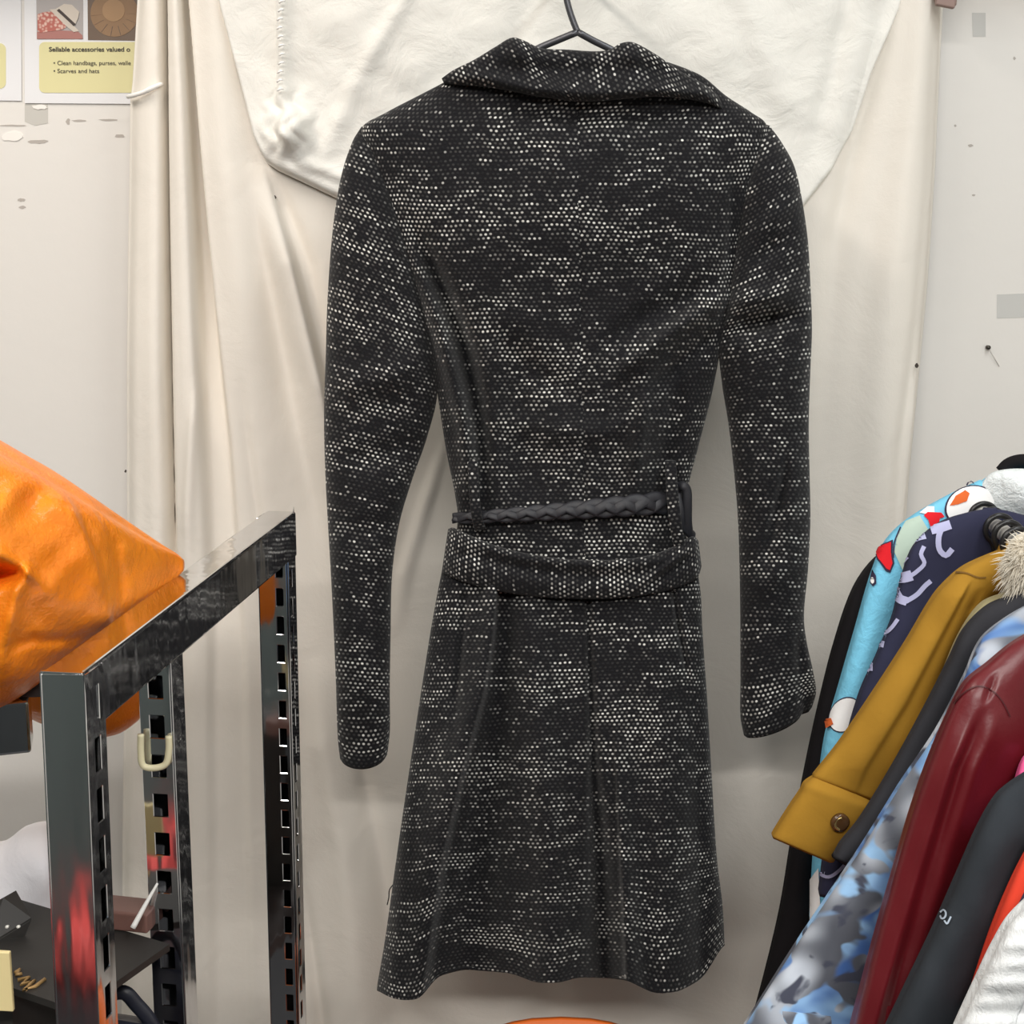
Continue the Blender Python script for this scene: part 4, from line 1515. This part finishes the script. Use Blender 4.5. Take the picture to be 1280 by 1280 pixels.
# plush hood piece at the neck
loft('plush_hood', [(1226, 606, 1236, 640, 1.405, .006, .006), (1240, 592, 1262, 650, 1.402, .012, .02), (1262, 587, 1286, 648, 1.40, .02, .03), (1290, 587, 1310, 648, 1.40, .02, .03), (1330, 592, 1336, 640, 1.40, .01, .01)], M['fuzz'], fle, nl=40, nf=40, nb=14, hollow=(False, False))
bpy.context.view_layer.update()
_patch = patch


def patch(name, poly, target, mat, parent, lift=0.0008, step=2.0):
    return _patch(name, poly, target, mat, parent, lift * 1.6, step)


pr = patch('printed_head', ell(1212, 632, 33, 23, 40, -22), fs, M['p_line'], fle, .0008)
patch('head_fill', ell(1212, 632, 31, 21, 40, -22), fs, M['p_white'], pr, .0014)
patch('carrot_nose', [(1186, 633), (1194, 622), (1206, 615), (1211, 618), (1207, 627), (1196, 631)], fs, M['p_orange'], pr, .0020)
patch('eye_line', stripe([(1209, 610), (1214, 605), (1218, 607)], 1.3), fs, M['p_line'], pr, .0020)
pr = patch('printed_scarf', [(1155, 645), (1160, 641), (1176, 641), (1180, 646), (1174, 648), (1172, 660), (1164, 664), (1160, 650)], fs, M['p_red'], fle, .0010)
pr = patch('printed_scarf', [(1094, 686), (1117, 675), (1116, 690), (1118, 704), (1113, 716), (1107, 714), (1098, 700)], fs, M['p_line'], fle, .0010)
patch('scarf_fill', [(1096.5, 687), (1115, 678), (1114, 691), (1115.5, 704), (1112, 713), (1108, 711), (1100, 699)], fs, M['p_red'], pr, .0016)
patch('printed_body', [(1118, 690), (1122, 670), (1133, 652), (1150, 645), (1160, 662), (1152, 690), (1128, 712)], fs, M['p_mint'], fle, .0007)
patch('outline', stripe([(1117, 697), (1119, 678), (1127, 660)], 1.6), fs, M['p_line'], fle, .0012)
patch('printed_body', [(1150, 642), (1160, 634), (1168, 634), (1168, 641), (1156, 643)], fs, M['p_white'], fle, .0008)
pr = patch('printed_drop', [(1092, 712), (1096, 720), (1096, 730), (1092, 733), (1089, 729), (1090, 720)], fs, M['p_line'], fle, .0010)
patch('drop_fill', ell(1092.5, 726, 2, 4, 12), fs, M['p_white'], pr, .0016)
pr = patch('printed_head', ell(1056, 893, 17, 24, 30, 30), fs, M['p_line'], fle, .0008)
patch('head_fill', ell(1056.5, 893, 15.5, 22.5, 30, 30), fs, M['p_white'], pr, .0014)
patch('carrot_nose', [(1034, 900), (1042, 898), (1044, 905), (1036, 911)], fs, M['p_orange'], fle, .0020)
patch('snow_patch', [(1014, 1100), (1024, 1085), (1026, 1140), (1014, 1150)], fs, M['p_white'], fle, .0010)

# navy top with pale squiggles
garment('printed_navy_shirt', 'navy top with pale lilac squiggle print between blue fleece and mustard sleeve', 'top', M['g_squig'], 1.340,
        SEC([((1246, 634), (1256, 700)), ((1212, 640), (1232, 708)), ((1174, 653), (1216, 722)), ((1142, 682), (1196, 748)), ((1127, 722), (1175, 772)), ((1116, 770), (1160, 800)), ((1096, 820), (1140, 840)), ((1074, 870), (1116, 890)), ((1052, 950), (1092, 965)), ((1034, 1040), (1068, 1050)), ((1024, 1116), (1056, 1122))], 1.340, (.010, .02, .024, .024), Yend=1.325),
        (1238, 640), 1380, [(1200, 660), (1178, 720), (1168, 800), (1165, 900)], soft(1, 50), body_top=[(1220, 640, 1256, 640)])

nvs = COL.objects['printed_navy_shirt'] if 'printed_navy_shirt' in COL.objects else bpy.data.objects['printed_navy_shirt']
M['p_lilac'] = plain('print_lilac', srgb(184, 186, 222), 0.9)
bpy.context.view_layer.update()
ns = child(nvs, 'sleeve')
for pl, w_ in (([(1143, 675), (1150, 672), (1157, 670)], 8), ([(1164, 663), (1176, 660), (1188, 656)], 11), ([(1177, 660), (1173, 672), (1174, 687), (1182, 694), (1190, 686)], 7),
               ([(1155, 683), (1151, 693), (1155, 704), (1146, 714), (1138, 720)], 5), ([(1122, 722), (1130, 722), (1140, 719)], 13), ([(1136, 697), (1131, 703), (1127, 709)], 2.6),
               ([(1119, 736), (1125, 748), (1134, 752)], 11), ([(1132, 752), (1146, 743), (1156, 732), (1163, 726)], 6), ([(1094, 793), (1108, 791), (1116, 784), (1123, 774)], 4.5),
               ([(1086, 806), (1096, 804), (1106, 806)], 8), ([(1076, 838), (1084, 834), (1092, 834)], 10), ([(1024, 1092), (1036, 1096), (1048, 1088), (1058, 1076)], 4)):
    patch('squiggle', stripe(pl, w_), ns, M['p_lilac'], nvs, .0006)

# hangers: black hooks crowding on the rail
hanger(1.385, 0, .034, 'black plastic hanger, rearmost hook of the row on the white rail', cube=False)
hanger(1.352, 0, .034, 'black plastic hanger with pale size marker, second hook from the rear', cube=True)
hanger(1.318, 0, .034, 'black plastic hanger, middle hook of the row on the white rail')
hanger(1.284, 0, .034, 'black plastic hanger, fourth hook from the rear on the white rail')
hanger(1.250, 0, .034, 'black plastic hanger, hook right behind the cream fur collar')

# mustard jacket
mus_secs = SEC([((1292, 676), (1300, 760)), ((1262, 684), (1276, 748)), ((1232, 696), (1258, 742)), ((1208, 708), (1246, 744)), ((1190, 722), (1237, 752)), ((1168, 746), (1222, 772)), ((1132, 805), (1199, 830)), ((1092, 866), (1172, 892)), ((1048, 930), (1132, 962)), ((1016, 969), (1103, 1001))], 1.255, (.012, .022, .026, .028, .028, .028, .028, .0275, .023), Yend=1.2365)


def mus_disp(x, y):
    d = soft(.7, 90)(x, y)
    d = d + gauss_y(x, y, [(725, 1212, 5, 0), (745, 1202, 6, .008), (800, 1172, 8, .009), (880, 1130, 9, .007), (960, 1080, 9, .004), (1000, 1064, 8, 0)], 'ledge')
    d = d + gauss_y(x, y, [(735, 1226, 6, 0), (760, 1214, 6, -.006), (830, 1186, 8, -.007), (900, 1150, 8, 0)])
    return d


mus = garment('mustard_jacket', 'mustard yellow cotton jacket with a buttoned cuff pointing at the curtain', 'jacket', M['g_mustard'], 1.255, mus_secs,
              (1272, 690), 1360, [(1224, 708), (1208, 740), (1204, 820), (1206, 900)], mus_disp, nl=130, nf=70, e=.55, body_top=[(1248, 690, 1296, 690)])
cuff_secs = SEC([((1030, 962), (1088, 984)), ((1006, 979), (1096, 1012)), ((1000, 990), (1090, 1024)), ((984, 1014), (1070, 1046)), ((968, 1040), (1046, 1072)), ((965, 1045), (1042, 1078))], 1.2358, (.010, .0280, .0300, .0300, .0295, .029))
cf = loft('cuff', cuff_secs, M['g_mustard'], mus, nl=60, nf=60, nb=20, disp=mus_disp, e=.55, hlev=((.92, .002), (.88, -.004), (.86, -.010)))
M['horn'] = plain('horn_button', srgb(84, 58, 34), 0.25, var=0.4)
M['brass'] = plain('button_rim', srgb(200, 176, 120), 0.25, 0.8)
bpy.context.view_layer.update()
ok, loc, nrm, _ = cf.ray_cast(Vector((0, 0, H)), Vector(ray(1049, 1027)).normalized())
loc, nrm = np.array(loc), np.array(nrm)
tube('cuff_button', [loc, loc + nrm * .0035, loc + nrm * .0045], [.0085, .0085, .006], M['horn'], mus, nr=24)
tube('button_rim', [loc + nrm * .0046 + np.array([.0055 * math.cos(a), 0, .0055 * math.sin(a)]) for a in np.linspace(1.5, 4.5, 16)], .0012, M['brass'], mus, nr=8)
# shoulder yoke seam
patch('shoulder_tuck', stripe([(1195, 716), (1208, 717), (1222, 722), (1232, 722)], 2.0), child(mus, 'sleeve'), plain('mustard_seam', srgb(120, 86, 28), .9), mus, .0006)

# pale olive coat with cream fur collar
ol = garment('olive_parka', 'pale olive parka with cream fur collar behind the charcoal sleeve', 'parka', M['g_olive'], 1.205,
             SEC([((1330, 722), (1340, 786)), ((1294, 728), (1310, 788)), ((1260, 740), (1286, 790)), ((1228, 754), (1264, 800)), ((1202, 790), (1232, 822)), ((1180, 842), (1206, 856)), ((1163, 885), (1186, 895)), ((1140, 930), (1170, 942)), ((1120, 970), (1150, 985))], 1.205, (.012, .02, .02, .016), Yend=1.20),
             (1300, 735), 1330, [(1262, 752), (1236, 800), (1232, 880), (1232, 960)], soft(.5, 30), th=.02, body_top=[(1284, 735, 1316, 735)])
M['fur'] = plain('cream_fur', srgb(226, 218, 202), 0.9, var=0.12)
loft('fur_collar', [(1254, 718, 1266, 722, 1.185, .004, .004), (1260, 690, 1288, 736, 1.18, .02, .02), (1274, 670, 1308, 746, 1.18, .026, .026), (1304, 664, 1330, 748, 1.18, .028, .028), (1350, 690, 1352, 730, 1.18, .012, .012)], M['fur'], ol, nl=30, nf=30, nb=14, hollow=(False, False))
V, Fc = [], []
rf = np.random.default_rng(5)
for k in range(2600):
    x, y = rf.uniform(1252, 1352), rf.uniform(664, 756)
    q = ((x - 1304) / 50) ** 2 + ((y - 709) / 44) ** 2
    if q > 1:
        continue
    b = P(x, y, 1.18 - .026 * math.sqrt(max(0, 1 - q)) - .001)
    out = np.array([(x - 1304) / 50 * .008, -.004, -(y - 709) / 44 * .008 - .004]) + rf.normal(0, .0035, 3)
    sd = np.cross(out, np.array([.3, -1, .2])) 
    sd = sd / np.linalg.norm(sd) * .0007
    i0 = len(V)
    mid = b + out * .6 + np.array([0, -.0015, 0])
    V += [b - sd, b + sd, mid - sd * .7, mid + sd * .7, b + out * 1.15 + np.array([0, -.001, -.002])]
    Fc += [[i0, i0 + 1, i0 + 3, i0 + 2], [i0 + 2, i0 + 3, i0 + 4]]
fo = link('fur_tufts', V, Fc, M['fur'], ol)
fo['kind'] = 'stuff'

# dark grey jacket whose sleeve edge runs beside the printed one
garment('dark_grey_jacket', 'dark grey jacket with a narrow sleeve ending below the mustard cuff button', 'jacket', M['g_dark'], 1.165,
        SEC([((1330, 732), (1336, 790)), ((1296, 736), (1310, 788)), ((1268, 744), (1290, 790)), ((1236, 757), (1270, 800)), ((1206, 787), (1240, 822)), ((1187, 826), (1220, 848)), ((1158, 882), (1196, 904)), ((1116, 958), (1156, 978)), ((1074, 1026), (1110, 1044)), ((1050, 1056), (1080, 1072)), ((1044, 1068), (1064, 1080))], 1.165, (.012, .02, .02, .018, .016), Yend=1.16),
        (1302, 740), 1330, [(1270, 758), (1250, 800), (1244, 880), (1240, 960)], soft(.6, 150), th=.02, body_top=[(1288, 738, 1318, 738)])

# blue and grey printed shirt
garment('printed_shirt', 'blue and grey blotchy printed shirt spreading out at the lower middle of the rail', 'shirt', M['g_print'], 1.09,
        SEC([((1330, 742), (1340, 830)), ((1290, 754), (1316, 836)), ((1252, 776), (1300, 846)), ((1226, 800), (1290, 858)), ((1205, 848), (1262, 890)), ((1170, 916), (1226, 950)), ((1126, 982), (1186, 1014)), ((1080, 1056), (1154, 1090)), ((1037, 1120), (1134, 1150)), ((986, 1196), (1114, 1222)), ((926, 1290), (1094, 1312)), ((900, 1330), (1086, 1350))], 1.09, (.010, .02, .024, .028, .030), Yend=1.07),
        (1312, 770), 1330, [(1274, 785), (1262, 840), (1262, 920), (1262, 1000)], soft(1, 210), nl=110, nf=60, body_top=[(1296, 768, 1328, 768)])

# burgundy leather jacket


def burg_disp(x, y):
    d = soft(.5, 320)(x, y)
    for off, am in ((26, .0030), (58, .0022)):
        d = d + gauss_y(x, y, [(880, 1196 + off, 7, 0), (960, 1162 + off, 8, am), (1090, 1122 + off, 9, am), (1300, 1062 + off, 9, am)])
    d = d + gauss_y(x, y, [(880, 1212 + 22, 7, 0), (960, 1178 + 22, 7, -.005), (1090, 1138 + 22, 8, -.0032), (1300, 1078 + 22, 8, -.003)])
    d = d + gauss_y(x, y, [(838, 1245, 4, 0), (862, 1238, 3, -.004), (880, 1232, 3, 0)])
    return d


bur = garment('burgundy_leather_jacket', 'burgundy leather jacket with a long smooth sleeve and seamed shoulder', 'jacket', M['g_burg'], 1.0,
              SEC([((1360, 762), (1372, 880)), ((1310, 780), (1336, 900)), ((1268, 802), (1316, 918)), ((1234, 830), (1304, 934)), ((1208, 852), (1294, 944)), ((1190, 884), (1284, 962)), ((1162, 950), (1256, 1000)), ((1138, 1020), (1229, 1052)), ((1115, 1100), (1202, 1122)), ((1090, 1190), (1166, 1210)), ((1066, 1285), (1126, 1300)), ((1056, 1330), (1112, 1340))], 1.0, (.012, .022, .028, .03, .03, .03), Yend=.985),
              (1336, 782), 1340, [(1262, 812), (1262, 870), (1272, 950), (1280, 1050)], burg_disp, nl=140, nf=70, e=.6, th=.03, body_top=[(1296, 786, 1376, 786)])
M['g_burg_seam'] = plain('burgundy_seam', srgb(70, 10, 18), 0.5)
bpy.context.view_layer.update()
patch('shoulder_seam', stripe([(1193, 880), (1206, 866), (1222, 858), (1238, 862), (1252, 876), (1262, 896)], 1.6), child(bur, 'sleeve'), M['g_burg_seam'], bur, .0006)

# pink top: only a corner shows
garment('pink_shirt', 'bright pink top showing one small corner between burgundy and charcoal sleeves', 'top', M['g_pink'], .965,
        SEC([((1290, 936), (1340, 960)), ((1278, 950), (1330, 975)), ((1270, 975), (1316, 1000)), ((1262, 1010), (1300, 1030)), ((1246, 1060), (1284, 1075))], .965, (.008, .014, .014), Yend=.955),
        (1352, 900), 1340, [(1312, 925), (1304, 960), (1300, 1000), (1300, 1060)], None, th=.02, body_top=[(1336, 900, 1368, 900)])

# charcoal softshell
ch = garment('charcoal_jacket', 'charcoal soft jacket with a tiny pale logo on its sleeve', 'jacket', M['g_charcoal'], .925,
             SEC([((1370, 925), (1390, 1010)), ((1324, 944), (1352, 1016)), ((1284, 966), (1322, 1026)), ((1252, 990), (1306, 1040)), ((1238, 1010), (1298, 1048)), ((1221, 1044), (1284, 1070)), ((1197, 1100), (1266, 1120)), ((1168, 1166), (1244, 1184)), ((1136, 1232), (1218, 1250)), ((1104, 1298), (1190, 1316)), ((1086, 1334), (1174, 1350))], .925, (.010, .02, .026, .026), Yend=.91),
             (1370, 930), 1340, [(1308, 962), (1298, 1030), (1296, 1100), (1296, 1200)], soft(.7, 400), nl=100, nf=60, body_top=[(1350, 932, 1390, 932)])
M['logo'] = plain('pale_logo_thread', srgb(176, 190, 206), 0.7)
bpy.context.view_layer.update()
cs = child(ch, 'sleeve')
lg = patch('sleeve_logo', stripe([(1177, 1141), (1181, 1138), (1184, 1141), (1183, 1147), (1179, 1149), (1177, 1145)], 2.2), cs, M['logo'], ch, .0007, 2.0)
patch('logo_tail', stripe([(1182, 1151), (1185, 1155), (1188, 1150), (1190, 1146)], 2.0), cs, M['logo'], lg, .0007, 2.0)

# red-orange top with navy trim
rd = garment('red_shirt', 'red orange top with navy edging between charcoal and white jackets', 'top', M['g_red'], .885,
             SEC([((1288, 1054), (1332, 1080)), ((1272, 1086), (1316, 1104)), ((1256, 1124), (1296, 1140)), ((1240, 1166), (1276, 1182)), ((1226, 1208), (1260, 1222)), ((1210, 1260), (1240, 1272))], .885, (.010, .016, .016), Yend=.88),
             (1400, 960), 1340, [(1330, 1020), (1322, 1080), (1320, 1140), (1320, 1200)], soft(.4, 470), th=.02, body_top=[(1380, 962, 1420, 962)])
loft('navy_edging', SEC([((1292, 1092), (1330, 1110)), ((1270, 1132), (1306, 1148)), ((1250, 1172), (1284, 1186)), ((1232, 1210), (1262, 1224)), ((1216, 1260), (1242, 1270))], .872, (.008, .012, .012)), M['g_navy'], rd, nl=40, nf=30, nb=12)

# white padded jacket
ww = Wave(121, 6, 60, 9)
wh = garment('white_padded_jacket', 'white padded jacket nearest the camera in the lower right corner', 'jacket', M['g_white'], .82,
             SEC([((1370, 1085), (1420, 1180)), ((1310, 1110), (1372, 1190)), ((1266, 1150), (1344, 1202)), ((1244, 1188), (1334, 1220)), ((1221, 1236), (1312, 1262)), ((1196, 1290), (1290, 1316)), ((1176, 1336), (1272, 1360))], .82, (.02, .028, .028), Yend=.81),
             (1400, 1080), 1400, [(1330, 1110), (1310, 1170), (1312, 1240), (1316, 1300)], lambda x, y: .0022 * ww(x, y), nl=90, nf=60, e=.6, body_top=[(1380, 1082, 1420, 1082)])
M['smooth_white'] = plain('smooth_white_panel', srgb(226, 229, 231), 0.6)
bpy.context.view_layer.update()
patch('smooth_panel', [(1292, 1220), (1274, 1262), (1256, 1320), (1300, 1330), (1320, 1240)], child(wh, 'sleeve'), M['smooth_white'], wh, .001)

# hangers of the nearer clothes (their hooks lie past the edge of the photograph)
for Yh, nk, lab in ((1.200, (1300, 735), 'black plastic hanger holding the pale olive parka'), (1.160, (1302, 740), 'black plastic hanger holding the dark grey jacket'),
                    (1.085, (1312, 770), 'black plastic hanger holding the blue and grey printed shirt'), (1.015, (1336, 782), 'black plastic hanger holding the burgundy leather jacket'),
                    (.970, (1352, 900), 'black plastic hanger holding the bright pink shirt'), (.935, (1370, 930), 'black plastic hanger holding the charcoal jacket'),
                    (.895, (1400, 960), 'black plastic hanger holding the red orange shirt'), (.835, (1400, 1080), 'black plastic hanger holding the white padded jacket')):
    nkz = P(nk[0], nk[1], Yh)[2]
    hanger(Yh, 0, .06, lab, drop=max(.05, on_rail(Yh)[2] - nkz - .004))

# ------------------------------------------------------------------ red bag (added for its reflection in the chrome) and orange chair under the coat
V, Fc = [], []
rcx, rcy = -1.52, -0.85
for j, (z, a, b) in enumerate(((0.0, .05, .13), (.02, .06, .15), (.06, .065, .16), (.10, .06, .15), (.13, .04, .14), (.14, .025, .13))):
    for k in range(40):
        q = 2 * math.pi * k / 40
        cc_, ss_ = math.cos(q), math.sin(q)
        V.append((rcx + a * abs(cc_) ** .5 * np.sign(cc_) + .008 * math.sin(5 * q + j), rcy + b * abs(ss_) ** .5 * np.sign(ss_) + .008 * math.sin(7 * q + 2 * j), z))
for j in range(5):
    for k in range(40):
        Fc.append([j * 40 + k, j * 40 + (k + 1) % 40, (j + 1) * 40 + (k + 1) % 40, (j + 1) * 40 + k])
Fc.append(list(range(40)))
Fc.append([200 + k for k in range(40)])
link('bag_body', V, Fc, M['red'], rb)
for s_ in (-1, 1):
    tube('handle', [(rcx + s_ * .02, rcy - .07, .13), (rcx + s_ * .018, rcy - .05, .18), (rcx + s_ * .018, rcy + .05, .18), (rcx + s_ * .02, rcy + .07, .13)], .006, M['red'], rb, n=30)
M['chair'] = plain('orange_shell', srgb(196, 92, 26), 0.35)
chr_ = empty('orange_chair', 'rounded orange chair back just rising above the bottom edge under the coat', 'chair')
yc0 = 1.30
cx0 = P(702, 1284, yc0)
prof = []
for k in range(33):
    a = math.pi * (k / 32.0)
    prof.append((0.165 * math.cos(a) * abs(math.cos(a)) ** -0.25 if abs(math.cos(a)) > 1e-6 else 0, 0.17 * math.sin(a) ** 0.9))
V, Fc = [], []
nv_ = 14
for j in range(nv_):
    s_ = j / (nv_ - 1)
    for k in range(33):
        x_, z_ = prof[k]
        zz = cx0[2] - 0.17 + z_ * 1.0 if j == 0 else None
        top = cx0[2] - 0.17 + z_
        z = top + (0.46 - top) * s_
        xw = x_ * (1 + .12 * s_)
        V.append((cx0[0] + xw, yc0 + .02 - .10 * (xw / .17) ** 2 * .5 - .03 * s_, z))
for j in range(nv_ - 1):
    for k in range(32):
        Fc.append([j * 33 + k, j * 33 + k + 1, (j + 1) * 33 + k + 1, (j + 1) * 33 + k])
bk = link('backrest', V, Fc, M['chair'], chr_)
m_ = bk.modifiers.new('shell', 'SOLIDIFY')
m_.thickness = .008
se = box('seat', (cx0[0] - .19, yc0 - .40, .44), (.38, 0, 0), (0, .41, 0), (0, 0, .025), M['chair'], chr_, .012)
for sx_ in (-1, 1):
    for yy_ in (yc0 - .36, yc0 - .03):
        tube('leg', [(cx0[0] + sx_ * .16, yy_, .445), (cx0[0] + sx_ * .19, yy_, 0.0)], .011, M['black_metal'], chr_, nr=12)
